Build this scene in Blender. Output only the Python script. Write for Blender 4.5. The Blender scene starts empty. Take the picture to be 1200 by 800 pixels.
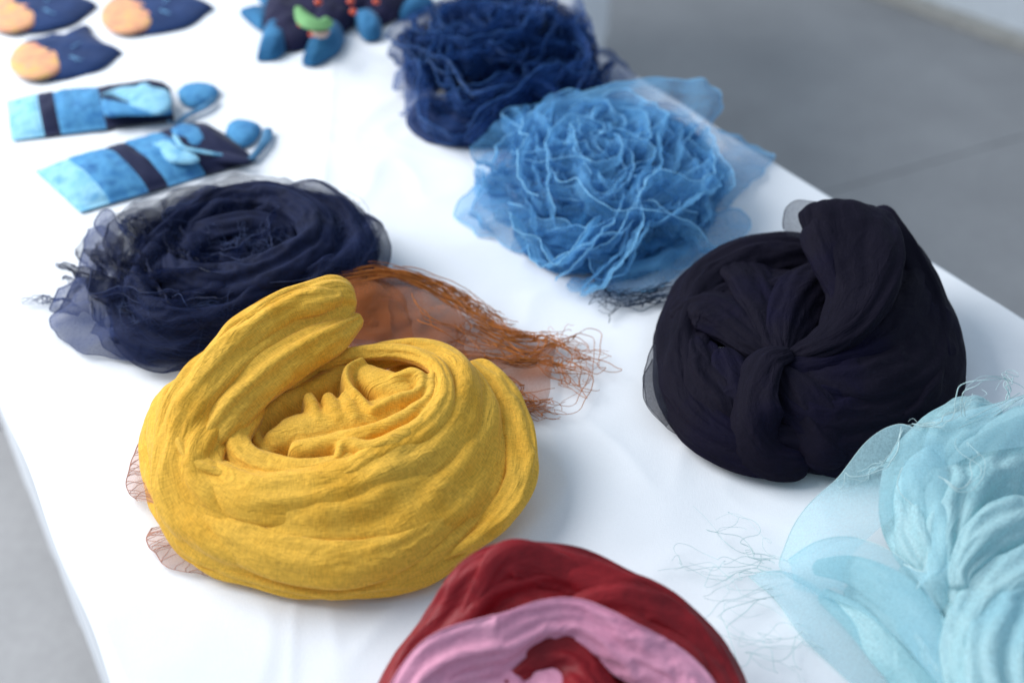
import bpy, math, random
import numpy as np
from mathutils import Vector

# ------------------------------------------------------------------ camera
TOP = 0.75                      # height of the table top
CAMH = 0.65                     # camera above the table top
PITCH = math.radians(37.7)
FPX = 1400.0                    # focal length in pixels of a 1200 px wide picture
sc = bpy.context.scene
cam_d = bpy.data.cameras.new('camera'); cam = bpy.data.objects.new('camera', cam_d)
sc.collection.objects.link(cam); sc.camera = cam
cam_d.sensor_width = 36.0; cam_d.lens = 36.0 * FPX / 1200.0
cam_d.clip_start = 0.05; cam_d.clip_end = 60
cam.location = (0, 0, TOP + CAMH)
cam.rotation_euler = (math.pi / 2 - PITCH, 0, 0)
cam_d.dof.use_dof = True; cam_d.dof.focus_distance = 0.92; cam_d.dof.aperture_fstop = 3.1

# ------------------------------------------------------------------ light
w = bpy.data.worlds.new('World'); sc.world = w; w.use_nodes = True
w.node_tree.nodes['Background'].inputs[0].default_value = (0.63, 0.80, 1.0, 1)
w.node_tree.nodes['Background'].inputs[1].default_value = 0.60

def area_light(name, loc, target, sx, sy, power, color):
    d = bpy.data.lights.new(name, 'AREA'); d.shape = 'RECTANGLE'; d.size = sx; d.size_y = sy
    d.energy = power; d.color = color
    o = bpy.data.objects.new(name, d); sc.collection.objects.link(o)
    o.location = loc
    o.rotation_euler = (Vector(target) - Vector(loc)).to_track_quat('-Z', 'Y').to_euler()
    return o
area_light('open_side_daylight', (-2.1, 1.5, 2.35), (0.0, 1.0, TOP), 2.4, 1.8, 116, (0.965, 0.98, 1.0))

sc.view_settings.view_transform = 'Standard'
sc.view_settings.look = 'None'
sc.view_settings.exposure = 0.0
sc.view_settings.gamma = 1.0
sc.view_settings.use_curve_mapping = False
sc.cycles.transparent_max_bounces = 40
sc.cycles.max_bounces = 10

# ------------------------------------------------------------------ placing
CT, ST = math.cos(PITCH), math.sin(PITCH)
def P(px, py, h=0.0, plane=TOP):
    """world point at height h (m) above a plane, seen at pixel px,py of the 1200x800 photograph"""
    x = (px - 600) / FPX; y = (400 - py) / FPX
    d = (x, CT + y * ST, -ST + y * CT)
    t = (plane + h - (TOP + CAMH)) / d[2]
    return (d[0] * t, d[1] * t, plane + h)

# ------------------------------------------------------------------ noise
_r = np.random.RandomState(7)
_ang = _r.rand(256, 256) * 2 * math.pi
_gx, _gy = np.cos(_ang), np.sin(_ang)
def noise(x, y, seed=0):
    x = np.asarray(x, float) + seed * 17.31; y = np.asarray(y, float) + seed * 9.77
    xi = np.floor(x).astype(int); yi = np.floor(y).astype(int)
    fx = x - xi; fy = y - yi
    u = fx * fx * fx * (fx * (fx * 6 - 15) + 10); v = fy * fy * fy * (fy * (fy * 6 - 15) + 10)
    def g(ix, iy, dx, dy):
        a, b = ix & 255, iy & 255
        return _gx[a, b] * dx + _gy[a, b] * dy
    n00 = g(xi, yi, fx, fy); n10 = g(xi + 1, yi, fx - 1, fy)
    n01 = g(xi, yi + 1, fx, fy - 1); n11 = g(xi + 1, yi + 1, fx - 1, fy - 1)
    return ((n00 * (1 - u) + n10 * u) * (1 - v) + (n01 * (1 - u) + n11 * u) * v) * 1.4
def ridged(x, y, seed=0, p=1.5):
    return (1 - np.abs(noise(x, y, seed))) ** p
def fbm(x, y, seed=0, o=3):
    s = 0; a = 1.0
    for i in range(o):
        s = s + a * noise(x * 2 ** i, y * 2 ** i, seed + i); a *= .5
    return s
def blur(z, s):
    if s <= 0: return z
    r = int(math.ceil(s * 3)); k = np.exp(-0.5 * (np.arange(-r, r + 1) / s) ** 2); k /= k.sum()
    for ax in (0, 1):
        zp = np.pad(z, [(r, r) if a == ax else (0, 0) for a in (0, 1)], mode='edge')
        out = 0
        for i, kk in enumerate(k):
            sl = [slice(None)] * 2; sl[ax] = slice(i, i + z.shape[ax])
            out = out + kk * zp[tuple(sl)]
        z = out
    return z

# ------------------------------------------------------------------ objects
def new_obj(name, me, mat=None, parent=None, label=None, cat=None, kind=None, group=None):
    o = bpy.data.objects.new(name, me); sc.collection.objects.link(o)
    if parent is not None: o.parent = parent
    if mat is not None and me is not None: me.materials.append(mat)
    tag(o, label, cat, kind, group)
    return o
def tag(o, label=None, cat=None, kind=None, group=None):
    if label: o['label'] = label
    if cat: o['category'] = cat
    if kind: o['kind'] = kind
    if group: o['group'] = group
    return o
def thing(name, label, cat, group=None):
    return new_obj(name, None, None, None, label, cat, None, group)
def mesh(name, verts, faces, smooth=True):
    me = bpy.data.meshes.new(name)
    me.from_pydata([tuple(v) for v in verts] if not isinstance(verts, np.ndarray) else verts.tolist(), [], faces if isinstance(faces, list) else faces.tolist())
    if smooth: me.polygons.foreach_set('use_smooth', [True] * len(me.polygons))
    me.update()
    return me

# ------------------------------------------------------------------ materials
def nodes_of(m):
    m.use_nodes = True
    return m.node_tree.nodes, m.node_tree.links, m.node_tree.nodes['Principled BSDF']
def ramp_node(N, stops, interp='LINEAR'):
    r = N.new('ShaderNodeValToRGB'); cr = r.color_ramp; cr.interpolation = interp
    while len(cr.elements) < len(stops): cr.elements.new(0.5)
    for e, (p, c) in zip(cr.elements, stops): e.position = p; e.color = (*c, 1) if len(c) == 3 else c
    return r
def cloth_mat(name, c1, c2, scale=30, rough=.85, sheen=.4, sheen_col=None, weave=1500, weave_str=.25, bump=.0006,
              slub=0.0, slub_scale=(40, 400, 40), c3=None, alpha=None, trans=0.0, grain=.25, spec=.2, alpha_edge=None, rot=0.0, uv=False, crease=0., crease_sc=(22, 70, 40)):
    """woven cloth: two dye tones, thread grain, fine weave relief; alpha < 1 = sheer (light passes between the threads)"""
    m = bpy.data.materials.new(name); N, L, B = nodes_of(m)
    tc = N.new('ShaderNodeTexCoord'); mp = N.new('ShaderNodeMapping'); mp.inputs['Rotation'].default_value = (0, 0, rot)
    L.new(tc.outputs['UV' if uv else 'Object'], mp.inputs[0])
    n1 = N.new('ShaderNodeTexNoise'); n1.inputs['Scale'].default_value = scale; n1.inputs['Detail'].default_value = 5
    n1.inputs['Roughness'].default_value = .6
    L.new(mp.outputs[0], n1.inputs['Vector'])
    stops = [(.34, c1), (.66, c2)] if c3 is None else [(.30, c1), (.5, c2), (.68, c3)]
    r = ramp_node(N, stops); L.new(n1.outputs[0], r.inputs[0])
    # thread grain, two crossed directions
    g = []
    for sv in ((weave * .2, weave, weave * (1 if uv else .4)), (weave, weave * .2, weave * (1 if uv else .4))):
        mm = N.new('ShaderNodeMapping'); mm.inputs['Scale'].default_value = sv; L.new(mp.outputs[0], mm.inputs[0])
        nn = N.new('ShaderNodeTexNoise'); nn.inputs['Scale'].default_value = 1; nn.inputs['Detail'].default_value = 1
        L.new(mm.outputs[0], nn.inputs['Vector']); g.append(nn)
    add = N.new('ShaderNodeMath'); add.operation = 'ADD'; L.new(g[0].outputs[0], add.inputs[0]); L.new(g[1].outputs[0], add.inputs[1])
    mr = N.new('ShaderNodeMapRange'); mr.inputs[1].default_value = .7; mr.inputs[2].default_value = 1.3
    mr.inputs[3].default_value = 1 - grain; mr.inputs[4].default_value = 1 + grain
    L.new(add.outputs[0], mr.inputs[0])
    mul = N.new('ShaderNodeVectorMath'); mul.operation = 'SCALE'
    L.new(r.outputs[0], mul.inputs[0]); L.new(mr.outputs[0], mul.inputs['Scale'])
    col = mul.outputs[0]
    L.new(col, B.inputs['Base Color'])
    bp = N.new('ShaderNodeBump'); bp.inputs['Strength'].default_value = weave_str; bp.inputs['Distance'].default_value = bump
    L.new(add.outputs[0], bp.inputs['Height'])
    if crease > 0:
        prev = bp.outputs[0]
        for q, am in ((1., 1.), (2.6, .4)):
            cm = N.new('ShaderNodeMapping'); cm.inputs['Scale'].default_value = tuple(c * q for c in crease_sc); cm.inputs['Rotation'].default_value = (0, 0, .12 * q)
            L.new(tc.outputs['UV' if uv else 'Object'], cm.inputs[0])
            cn = N.new('ShaderNodeTexNoise'); cn.inputs['Scale'].default_value = 1; cn.inputs['Detail'].default_value = 2; cn.inputs['Distortion'].default_value = .9
            L.new(cm.outputs[0], cn.inputs['Vector'])
            s1 = N.new('ShaderNodeMath'); s1.operation = 'SUBTRACT'; s1.inputs[1].default_value = .5; L.new(cn.outputs[0], s1.inputs[0])
            s2 = N.new('ShaderNodeMath'); s2.operation = 'ABSOLUTE'; L.new(s1.outputs[0], s2.inputs[0])
            s3 = N.new('ShaderNodeMapRange'); s3.interpolation_type = 'SMOOTHSTEP'; s3.inputs[1].default_value = 0; s3.inputs[2].default_value = .16; s3.inputs[3].default_value = 1; s3.inputs[4].default_value = 0
            L.new(s2.outputs[0], s3.inputs[0])
            b2 = N.new('ShaderNodeBump'); b2.inputs['Strength'].default_value = 1; b2.inputs['Distance'].default_value = crease * am
            L.new(s3.outputs[0], b2.inputs['Height']); L.new(prev, b2.inputs['Normal']); prev = b2.outputs[0]
        bp = prev.node
    L.new(bp.outputs[0], B.inputs['Normal'])
    B.inputs['Roughness'].default_value = rough
    B.inputs['Specular IOR Level'].default_value = spec
    B.inputs['Sheen Weight'].default_value = sheen
    B.inputs['Sheen Roughness'].default_value = .4
    if sheen_col: B.inputs['Sheen Tint'].default_value = (*sheen_col, 1)
    out = N['Material Output']; sh = B.outputs[0]
    if trans > 0:
        t = N.new('ShaderNodeBsdfTranslucent'); L.new(col, t.inputs[0]); L.new(bp.outputs[0], t.inputs['Normal'])
        mx = N.new('ShaderNodeMixShader'); mx.inputs[0].default_value = trans
        L.new(sh, mx.inputs[1]); L.new(t.outputs[0], mx.inputs[2]); sh = mx.outputs[0]
    if alpha is not None:
        # cover of an open weave: rises where the cloth turns edge-on, as threads close up
        lw = N.new('ShaderNodeLayerWeight'); lw.inputs[0].default_value = .35
        ae = N.new('ShaderNodeMapRange'); ae.inputs[3].default_value = alpha
        ae.inputs[4].default_value = min(1, alpha_edge if alpha_edge else alpha + .35)
        L.new(lw.outputs['Facing'], ae.inputs[0])
        am = N.new('ShaderNodeMath'); am.operation = 'MULTIPLY'; am.use_clamp = True
        L.new(ae.outputs[0], am.inputs[0])
        m2 = N.new('ShaderNodeMapRange'); m2.inputs[1].default_value = .75; m2.inputs[2].default_value = 1.25
        m2.inputs[3].default_value = .88; m2.inputs[4].default_value = 1.12; L.new(add.outputs[0], m2.inputs[0])
        L.new(m2.outputs[0], am.inputs[1])
        tr = N.new('ShaderNodeBsdfTransparent')
        mx = N.new('ShaderNodeMixShader'); L.new(am.outputs[0], mx.inputs[0])
        L.new(tr.outputs[0], mx.inputs[1]); L.new(sh, mx.inputs[2]); sh = mx.outputs[0]
    L.new(sh, out.inputs[0])
    return m
def plain_mat(name, col, rough=.7, var=.15, scale=40, spec=.3, sheen=0):
    m = bpy.data.materials.new(name); N, L, B = nodes_of(m)
    tc = N.new('ShaderNodeTexCoord'); n1 = N.new('ShaderNodeTexNoise'); n1.inputs['Scale'].default_value = scale
    n1.inputs['Detail'].default_value = 4
    L.new(tc.outputs['Object'], n1.inputs['Vector'])
    r = ramp_node(N, [(.3, tuple(c * (1 - var) for c in col)), (.7, tuple(min(1, c * (1 + var)) for c in col))])
    L.new(n1.outputs[0], r.inputs[0]); L.new(r.outputs[0], B.inputs['Base Color'])
    B.inputs['Roughness'].default_value = rough; B.inputs['Specular IOR Level'].default_value = spec
    B.inputs['Sheen Weight'].default_value = sheen
    return m

# ------------------------------------------------------------------ draped-cloth relief
def spline(pts, n):
    """Catmull-Rom through control rows"""
    p = np.array(pts, float); k = len(p)
    if k == 2:
        t = np.linspace(0, 1, n)[:, None]; return p[0] * (1 - t) + p[1] * t
    pp = np.vstack([2 * p[0] - p[1], p, 2 * p[-1] - p[-2]])
    t = np.linspace(0, k - 1 - 1e-9, n); i = t.astype(int); f = (t - i)[:, None]
    a, b, c, d = pp[i], pp[i + 1], pp[i + 2], pp[i + 3]
    return .5 * (2 * b + (c - a) * f + (2 * a - 5 * b + 4 * c - d) * f ** 2 + (3 * b - 3 * c + d - a) * f ** 3)

class Relief:
    """a heap of cloth as a height sheet on the table: folds are laid one over another and keep the higher surface"""
    def __init__(self, box, step=.0009, warp=.002, warp_scale=25, seed=1):
        xs = [P(*c)[0] for c in box]; ys = [P(*c)[1] for c in box]
        self.x0, self.y0, self.step, self.seed = min(xs), min(ys), step, seed
        self.nx = int((max(xs) - self.x0) / step) + 1; self.ny = int((max(ys) - self.y0) / step) + 1
        X, Y = np.meshgrid(self.x0 + np.arange(self.nx) * step, self.y0 + np.arange(self.ny) * step, indexing='ij')
        self.X, self.Y = X, Y
        self.XW = X + warp * fbm(X * warp_scale, Y * warp_scale, seed)
        self.YW = Y + warp * fbm(X * warp_scale, Y * warp_scale, seed + 5)
        self.Z = np.full(X.shape, -.05); self.id = np.zeros(X.shape, int)
    def fold(self, pts, k=.002, pleat=0., nacross=3., nalong=12., pw=.6, mode='max', mat=0, seed=None, sharp=.62, floor=None, soft_end=True):
        """pts rows: px, py, crest height cm, half width cm, drop cm (how far the sides fall)"""
        seed = self.seed + 31 if seed is None else seed
        rows = []
        for r in pts:
            x, y, _ = P(r[0], r[1], r[2] / 100.)
            rows.append((x, y, r[2] / 100., r[3] / 100., r[4] / 100.))
        n = max(12, 7 * len(rows)); S = spline(rows, n)
        R = S[:, 3].max() + .012
        ix0 = max(0, int((S[:, 0].min() - R - self.x0) / self.step)); ix1 = min(self.nx, int((S[:, 0].max() + R - self.x0) / self.step) + 1)
        iy0 = max(0, int((S[:, 1].min() - R - self.y0) / self.step)); iy1 = min(self.ny, int((S[:, 1].max() + R - self.y0) / self.step) + 1)
        if ix1 <= ix0 or iy1 <= iy0: return
        sl = (slice(ix0, ix1), slice(iy0, iy1)); X = self.XW[sl]; Y = self.YW[sl]
        best = np.full(X.shape, 1e9); zz = np.zeros(X.shape); ww = np.ones(X.shape); dd = np.zeros(X.shape); tt = np.zeros(X.shape); sg = np.ones(X.shape)
        L = 0.
        for i in range(n - 1):
            a, b = S[i], S[i + 1]; ex, ey = b[0] - a[0], b[1] - a[1]; l2 = ex * ex + ey * ey + 1e-12
            t = ((X - a[0]) * ex + (Y - a[1]) * ey) / l2; tc = np.clip(t, 0, 1)
            dx = X - (a[0] + tc * ex); dy = Y - (a[1] + tc * ey); d = np.hypot(dx, dy)
            wv = a[3] + (b[3] - a[3]) * tc
            q = d / wv
            m = q < best
            best = np.where(m, q, best)
            zz = np.where(m, a[2] + (b[2] - a[2]) * tc, zz); ww = np.where(m, wv, ww)
            dd = np.where(m, a[4] + (b[4] - a[4]) * tc, dd)
            tt = np.where(m, L + tc * math.sqrt(l2), tt)
            sg = np.where(m, np.sign(ex * (Y - a[1]) - ey * (X - a[0])), sg)
            L += math.sqrt(l2)
        s = np.clip(best, 0, 1)
        prof = 1 - (1 - s ** 2.0) ** sharp
        h = zz - dd * prof
        over = np.clip(best - 1, 0, None) * ww
        h = h - over * 6
        if pleat:
            v = sg * s
            al = tt * nalong; ac = v * nacross + .6 * noise(tt * nalong * .7, v * 1.5, seed + 3)
            f = ridged(al, ac, seed, 2.2) * .7 + .3 * ridged(al * 1.7, ac * 2.3, seed + 9, 2.)
            h = h + pleat / 100. * (f - .8) * np.clip((1.05 - s) * 4, 0, 1)
        Z = self.Z[sl]
        if mode == 'max':
            if k > 0:
                q = np.clip(.5 + .5 * (h - Z) / k, 0, 1)
                nz = Z * (1 - q) + h * q + k * q * (1 - q)
            else: nz = np.maximum(h, Z)
            far = h < Z - .03
            nz = np.where(far, Z, nz)
            self.id[sl] = np.where(h > Z, mat, self.id[sl])
            self.Z[sl] = nz
        elif mode == 'dig':          # a hollow: crest height is the hollow's floor
            h2 = zz + dd * prof + over * 6
            q = np.clip(.5 + .5 * (Z - h2) / k, 0, 1)
            self.Z[sl] = Z * (1 - q) + h2 * q - k * q * (1 - q)
        elif mode == 'add':          # crest height row = bump amount: needs its own position height -> drop used as amount
            self.Z[sl] = Z + dd * np.clip(1 - best ** 2, 0, 1) ** 1.5
    def wrinkle(self, amp, sc, seed=50, power=2.0, aniso=None, thr=0):
        X, Y = self.XW, self.YW
        if aniso is not None:
            ang, st = aniso; c, s = math.cos(ang), math.sin(ang)
            X, Y = (X * c + Y * s) / st, (-X * s + Y * c)
        wx = X * sc + .8 * noise(X * sc * .6, Y * sc * .6, seed + 1); wy = Y * sc + .8 * noise(X * sc * .6, Y * sc * .6, seed + 2)
        f = ridged(wx, wy, seed, power)
        m = np.clip(self.Z / .01, 0, 1)
        self.Z = self.Z + amp * (f - .7) * m
    def build(self, name, mat, parent, matid=None, smooth=.8, label=None, bias=0., kind=None, lo=-.002):
        Z = blur(self.Z, smooth) + bias
        keep = Z > lo
        if matid is not None:
            keep = keep & (blur((self.id == matid).astype(float), 1.0) > .25)
        q = keep[:-1, :-1] & keep[1:, :-1] & keep[:-1, 1:] & keep[1:, 1:]
        return self._emit(name, mat, parent, Z, q, label, kind)
    def _emit(self, name, mat, parent, Z, q, label=None, kind=None):
        used = np.zeros(Z.shape, bool)
        used[:-1, :-1] |= q; used[1:, :-1] |= q; used[:-1, 1:] |= q; used[1:, 1:] |= q
        idx = -np.ones(Z.shape, int); idx[used] = np.arange(used.sum())
        Zc = np.maximum(Z, -.004)
        V = np.stack([self.X[used], self.Y[used], Zc[used] + TOP], 1).astype(np.float32)
        i, j = np.nonzero(q)
        F = np.stack([idx[i, j], idx[i + 1, j], idx[i + 1, j + 1], idx[i, j + 1]], 1).astype(np.int32)
        me = bpy.data.meshes.new(name); me.vertices.add(len(V)); me.vertices.foreach_set('co', V.ravel())
        me.loops.add(F.size); me.loops.foreach_set('vertex_index', F.ravel())
        me.polygons.add(len(F)); me.polygons.foreach_set('loop_start', np.arange(0, F.size, 4, dtype=np.int32))
        me.polygons.foreach_set('use_smooth', np.ones(len(F), bool)); me.update(calc_edges=True); me.validate()
        return new_obj(name, me, mat, parent, label, None, kind)
    def z_at(self, x, y):
        i = int(np.clip((x - self.x0) / self.step, 0, self.nx - 1)); j = int(np.clip((y - self.y0) / self.step, 0, self.ny - 1))
        return max(0., float(self.Z[i, j]))


# ------------------------------------------------------------------ cloth settling
def up_grid(p):
    for ax in (0, 1):
        p = np.moveaxis(p, ax, 0); n = len(p)
        pe = np.concatenate([2 * p[:1] - p[1:2], p, 2 * p[-1:] - p[-2:-1]])
        mid = (-pe[:n - 1] + 9 * pe[1:n] + 9 * pe[2:n + 1] - pe[3:n + 2]) / 16
        q = np.empty((2 * n - 1,) + p.shape[1:]); q[::2] = p; q[1::2] = mid
        p = np.moveaxis(q, 0, ax)
    return p
def settle(p, gu, gv, iters=120, anchor=.01, bend=.12, amp=.0006, seed=1, grav=0.00002, free=None, low=None, reach=4):
    """threads keep their length while the cloth is a little too large for its heap: the surplus buckles into creases"""
    rs = np.random.RandomState(seed)
    p = p.astype(np.float32).copy(); p0 = p.copy(); nu, nv = p.shape[:2]
    if free is None: free = np.ones((nu, nv), bool)
    free = free.copy(); free[[0, -1]] = False; free[:, [0, -1]] = False
    fr = free.astype(np.float32); mv = fr[..., None]
    p += (amp * 2 * np.stack([blur(rs.randn(nu, nv), 1.) for _ in range(3)], -1)).astype(np.float32) * mv
    E = []
    for (di, dj, k) in ((1, 0, 1.), (0, 1, 1.), (1, 1, .5), (1, -1, .5), (2, 0, .35), (0, 2, .35), (reach, 0, .15), (0, reach, .15)):
        step = max(di, abs(dj)); axis = 0 if di else 1
        if nu <= di + 1 or nv <= abs(dj) + 1: continue
        a_i = slice(0, nu - di); b_i = slice(di, nu)
        if dj >= 0: a_j = slice(0, nv - dj); b_j = slice(dj, nv)
        else: a_j = slice(-dj, nv); b_j = slice(0, nv + dj)
        L0 = np.linalg.norm(p0[b_i, b_j] - p0[a_i, a_j], axis=-1)
        g = gu if dj == 0 else (gv if di == 0 else (gu + gv) / 2)
        idx = np.arange(L0.shape[axis]) % (2 * step)
        for h in (0, 1):
            m = (idx // step) == h; mm = m[:, None] if axis == 0 else m[None, :]
            wa = fr[a_i, a_j] * mm; wb = fr[b_i, b_j] * mm; s_ = wa + wb; s_[s_ == 0] = 1
            E.append(((a_i, a_j), (b_i, b_j), L0, g, (wa / s_ * k)[..., None], (wb / s_ * k)[..., None], step))
    for it in range(iters):
        rp = min(1., it / (iters * .6))
        for (A, B, L0, g, wa, wb, st) in E:
            d = p[B] - p[A]; L = np.sqrt((d * d).sum(-1)) + 1e-9; rest = L0 * (1 + g * rp)
            c = np.minimum(L - rest * (.93 if st == 2 else .85), 0) if st > 1 else L - rest
            q = (c / L)[..., None] * d
            p[A] += wa * q; p[B] -= wb * q
        lap = np.zeros_like(p)
        lap[1:-1, 1:-1] = (p[2:, 1:-1] + p[:-2, 1:-1] + p[1:-1, 2:] + p[1:-1, :-2]) * .25 - p[1:-1, 1:-1]
        p += bend * lap * mv
        p += anchor * (p0 - p) * mv
        p[..., 2] -= grav * fr
        if low is not None: p[..., 2] = np.where(free, np.maximum(p[..., 2], low), p[..., 2])
    return p

class Cloth:
    """one piece of cloth: folded lengths of it laid over each other, kept as one mesh with thread coordinates"""
    def __init__(self, seed=1): self.V = []; self.F = []; self.U = []; self.n = 0; self.seed = seed; self.bands = []
    def grid(self, p, su=None, sv=None, keep=None, uv0=None):
        nu, nv = p.shape[:2]
        if su is None: su = float(np.linalg.norm(p[1:] - p[:-1], axis=-1).mean())
        if sv is None: sv = float(np.linalg.norm(p[:, 1:] - p[:, :-1], axis=-1).mean())
        a, b = np.meshgrid(np.arange(nu - 1), np.arange(nv - 1), indexing='ij'); a = a.ravel(); b = b.ravel()
        if keep is not None: m = keep[a, b] | keep[a + 1, b + 1]; a = a[m]; b = b[m]
        k = a * nv + b + self.n
        self.F.append(np.stack([k, k + nv, k + nv + 1, k + 1], 1))
        u0 = len(self.V) * .37 if uv0 is None else uv0
        self.U.append(np.stack([np.stack([(a + x) * su + u0, (b + y) * sv + u0 * .7], 1) for x, y in ((0, 0), (1, 0), (1, 1), (0, 1))], 1))
        self.V.append(p.reshape(-1, 3)); self.n += nu * nv
    def band(self, rows, sp=.0035, gv=.14, gu=.02, iters=110, anchor=.012, bend=.10, amp=.0006, caps=(1, 1), ups=1, wob=.10, table=True, power=1.75, a0=-math.pi / 2, a1=1.5 * math.pi, grav=.00002):
        """rows: px, py, crest height cm, half width cm, half thickness cm, roll deg. A flattened, hollow length of folded cloth"""
        self.seed += 1; sd = self.seed
        R = []
        for r in rows:
            x, y, z = P(r[0], r[1], r[2] / 100.)
            R.append((x, y, z, r[3] / 100., r[4] / 100., math.radians(r[5] if len(r) > 5 else 0)))
        S0 = spline(R, 200); L = np.linalg.norm(np.diff(S0[:, :3], axis=0), axis=1); cum = np.concatenate([[0], np.cumsum(L)]); tot = cum[-1]
        nu = max(8, int(tot / sp)); t = np.linspace(0, tot, nu); S = np.stack([np.interp(t, cum, S0[:, c]) for c in range(6)], 1)
        w = S[:, 3].copy(); th = S[:, 4].copy()
        for e, c in enumerate(caps):        # rounded ends
            if c:
                dd = t if e == 0 else tot - t
                q = np.clip(dd / (np.maximum(w, th) * 1.1 * c), 0, 1); f = np.sqrt(np.clip(1 - (1 - q) ** 2, 0.0004, 1)); w = w * f; th = th * f
        per = 2 * math.pi * math.sqrt((S[:, 3].mean() ** 2 + S[:, 4].mean() ** 2) / 2) * (a1 - a0) / (2 * math.pi)
        nv = max(12, int(per / sp)) | 1
        T = np.gradient(S[:, :3], axis=0); T /= np.linalg.norm(T, axis=1)[:, None]
        side = np.cross(T, (0, 0, 1.)); side /= np.linalg.norm(side, axis=1)[:, None] + 1e-9
        upv = np.cross(side, T)
        cr, sr = np.cos(S[:, 5])[:, None], np.sin(S[:, 5])[:, None]
        s2 = side * cr + upv * sr; u2 = upv * cr - side * sr
        C = S[:, :3] - u2 * S[:, 4][:, None]
        a = np.linspace(a0, a1, nv)[None, :]
        ca, sa = np.cos(a), np.sin(a); e = 2 / power
        cx = np.sign(ca) * np.abs(ca) ** e; cy = np.sign(sa) * np.abs(sa) ** e
        uu = (t / .05)[:, None]
        wobn = 1 + wob * (noise(uu * .8 + 0 * a, 1.3 * np.cos(a) + 2 + sd, sd) + .6 * noise(uu * 1.7, 2.6 * np.sin(a) + 4, sd + 2))
        p = C[:, None] + (s2[:, None] * (w[:, None] * cx)[..., None] + u2[:, None] * (th[:, None] * cy)[..., None]) * wobn[..., None]
        p[..., 2] = np.maximum(p[..., 2], TOP + .001) if table else p[..., 2]
        low = TOP + .0008 if table else None
        p = settle(p, gu, gv, iters, anchor, bend, amp, sd, grav, None, low)
        for _ in range(ups):
            p = up_grid(p); p = settle(p, 0.0, .01, 12, anchor, bend * .5, amp * .15, sd + 1, 0, None, low)
        self.bands.append(p); self.grid(p)
        return p
    def build(self, name, mat, parent, label=None, kind=None):
        V = np.concatenate(self.V).astype(np.float32); F = np.concatenate(self.F).astype(np.int32); U = np.concatenate(self.U).astype(np.float32)
        me = bpy.data.meshes.new(name); me.vertices.add(len(V)); me.vertices.foreach_set('co', V.ravel())
        me.loops.add(F.size); me.loops.foreach_set('vertex_index', F.ravel())
        me.polygons.add(len(F)); me.polygons.foreach_set('loop_start', np.arange(0, F.size, 4, dtype=np.int32))
        me.polygons.foreach_set('use_smooth', np.ones(len(F), bool)); me.update(calc_edges=True)
        uv = me.uv_layers.new(name='threads'); uv.data.foreach_set('uv', U.ravel())
        return new_obj(name, me, mat, parent, label, None, kind)

def selvedge(T, g, ang, r=.0005, lo=.02, hi=.98, a0=-math.pi / 2, a1=1.5 * math.pi):
    c = int(round((ang - a0) / (a1 - a0) * (g.shape[1] - 1))); n = g.shape[0]; T.add(g[int(lo * n):int(hi * n), c], r, 4, False)

# ------------------------------------------------------------------ tubes / sheets
class Tubes:
    def __init__(self): self.v = []; self.f = []
    def add(self, pts, r, sides=4, taper=True):
        p = np.array(pts, float); n = len(p)
        if n < 2: return
        t = np.gradient(p, axis=0); t /= np.linalg.norm(t, axis=1)[:, None] + 1e-12
        up = np.array([0.13, .21, 1.0]); a = np.cross(t, up); a /= np.linalg.norm(a, axis=1)[:, None] + 1e-9
        b = np.cross(t, a); b0 = len(self.v)
        for i in range(n):
            rr = r * (1 - .5 * i / n) if taper else r
            for k in range(sides):
                an = 2 * math.pi * k / sides
                self.v.append(tuple(p[i] + rr * (math.cos(an) * a[i] + math.sin(an) * b[i])))
        for i in range(n - 1):
            for k in range(sides):
                k2 = (k + 1) % sides
                self.f.append((b0 + i * sides + k, b0 + i * sides + k2, b0 + (i + 1) * sides + k2, b0 + (i + 1) * sides + k))
    def build(self, name, mat, parent, label=None, kind=None):
        return new_obj(name, mesh(name, self.v, self.f), mat, parent, label, None, kind)

def P3(rows):      # rows px,py,h(cm) -> world pts
    return [P(r[0], r[1], r[2] / 100.) for r in rows]

class Sheets:
    """thin sheer cloth between two edge lines, crumpled a little; real edges, real place"""
    def __init__(self): self.v = []; self.f = []; self.edges = []
    def add(self, A, B, bulge=0., amp=.002, sc=60, nu=60, nv=20, seed=0, world=False, zmin=TOP + .0015):
        a = spline(A if world else P3(A), nu); b = spline(B if world else P3(B), nu)
        v = np.linspace(0, 1, nv)[None, :, None]
        g = a[:, None, :] * (1 - v) + b[:, None, :] * v
        g[:, :, 2] += bulge * np.sin(np.linspace(0, math.pi, nv))[None, :]
        n1 = noise(g[:, :, 0] * sc, g[:, :, 1] * sc + g[:, :, 2] * sc, seed)
        n2 = noise(g[:, :, 0] * sc, g[:, :, 1] * sc + g[:, :, 2] * sc, seed + 4); n3 = noise(g[:, :, 0] * sc * .5, g[:, :, 1] * sc * .5, seed + 8)
        g[:, :, 0] += amp * n1; g[:, :, 1] += amp * n2; g[:, :, 2] += amp * (n1 + n3) * .8
        g[:, :, 2] = np.maximum(g[:, :, 2], zmin)
        b0 = len(self.v); self.v += [tuple(q) for q in g.reshape(-1, 3)]
        for i in range(nu - 1):
            for j in range(nv - 1):
                k = b0 + i * nv + j; self.f.append((k, k + nv, k + nv + 1, k + 1))
        self.edges.append((g[:, 0], g[:, -1], g[0], g[-1]))
        return g
    def build(self, name, mat, parent, label=None, kind=None):
        if kind == 'stuff': return new_obj(name, mesh(name, self.v, self.f), mat, parent, label, None, kind)
        lo = 0; k = 0
        for (a, b_, c, d) in self.edges:        # every sheet is a part of its own
            n = len(a) * len(c); v = self.v[lo:lo + n]; m_ = (len(a) - 1) * (len(c) - 1)
            f = [tuple(i - lo for i in q) for q in self.f[k:k + m_]]
            new_obj(name, mesh(name, v, f), mat, parent, label); lo += n; k += m_

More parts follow.
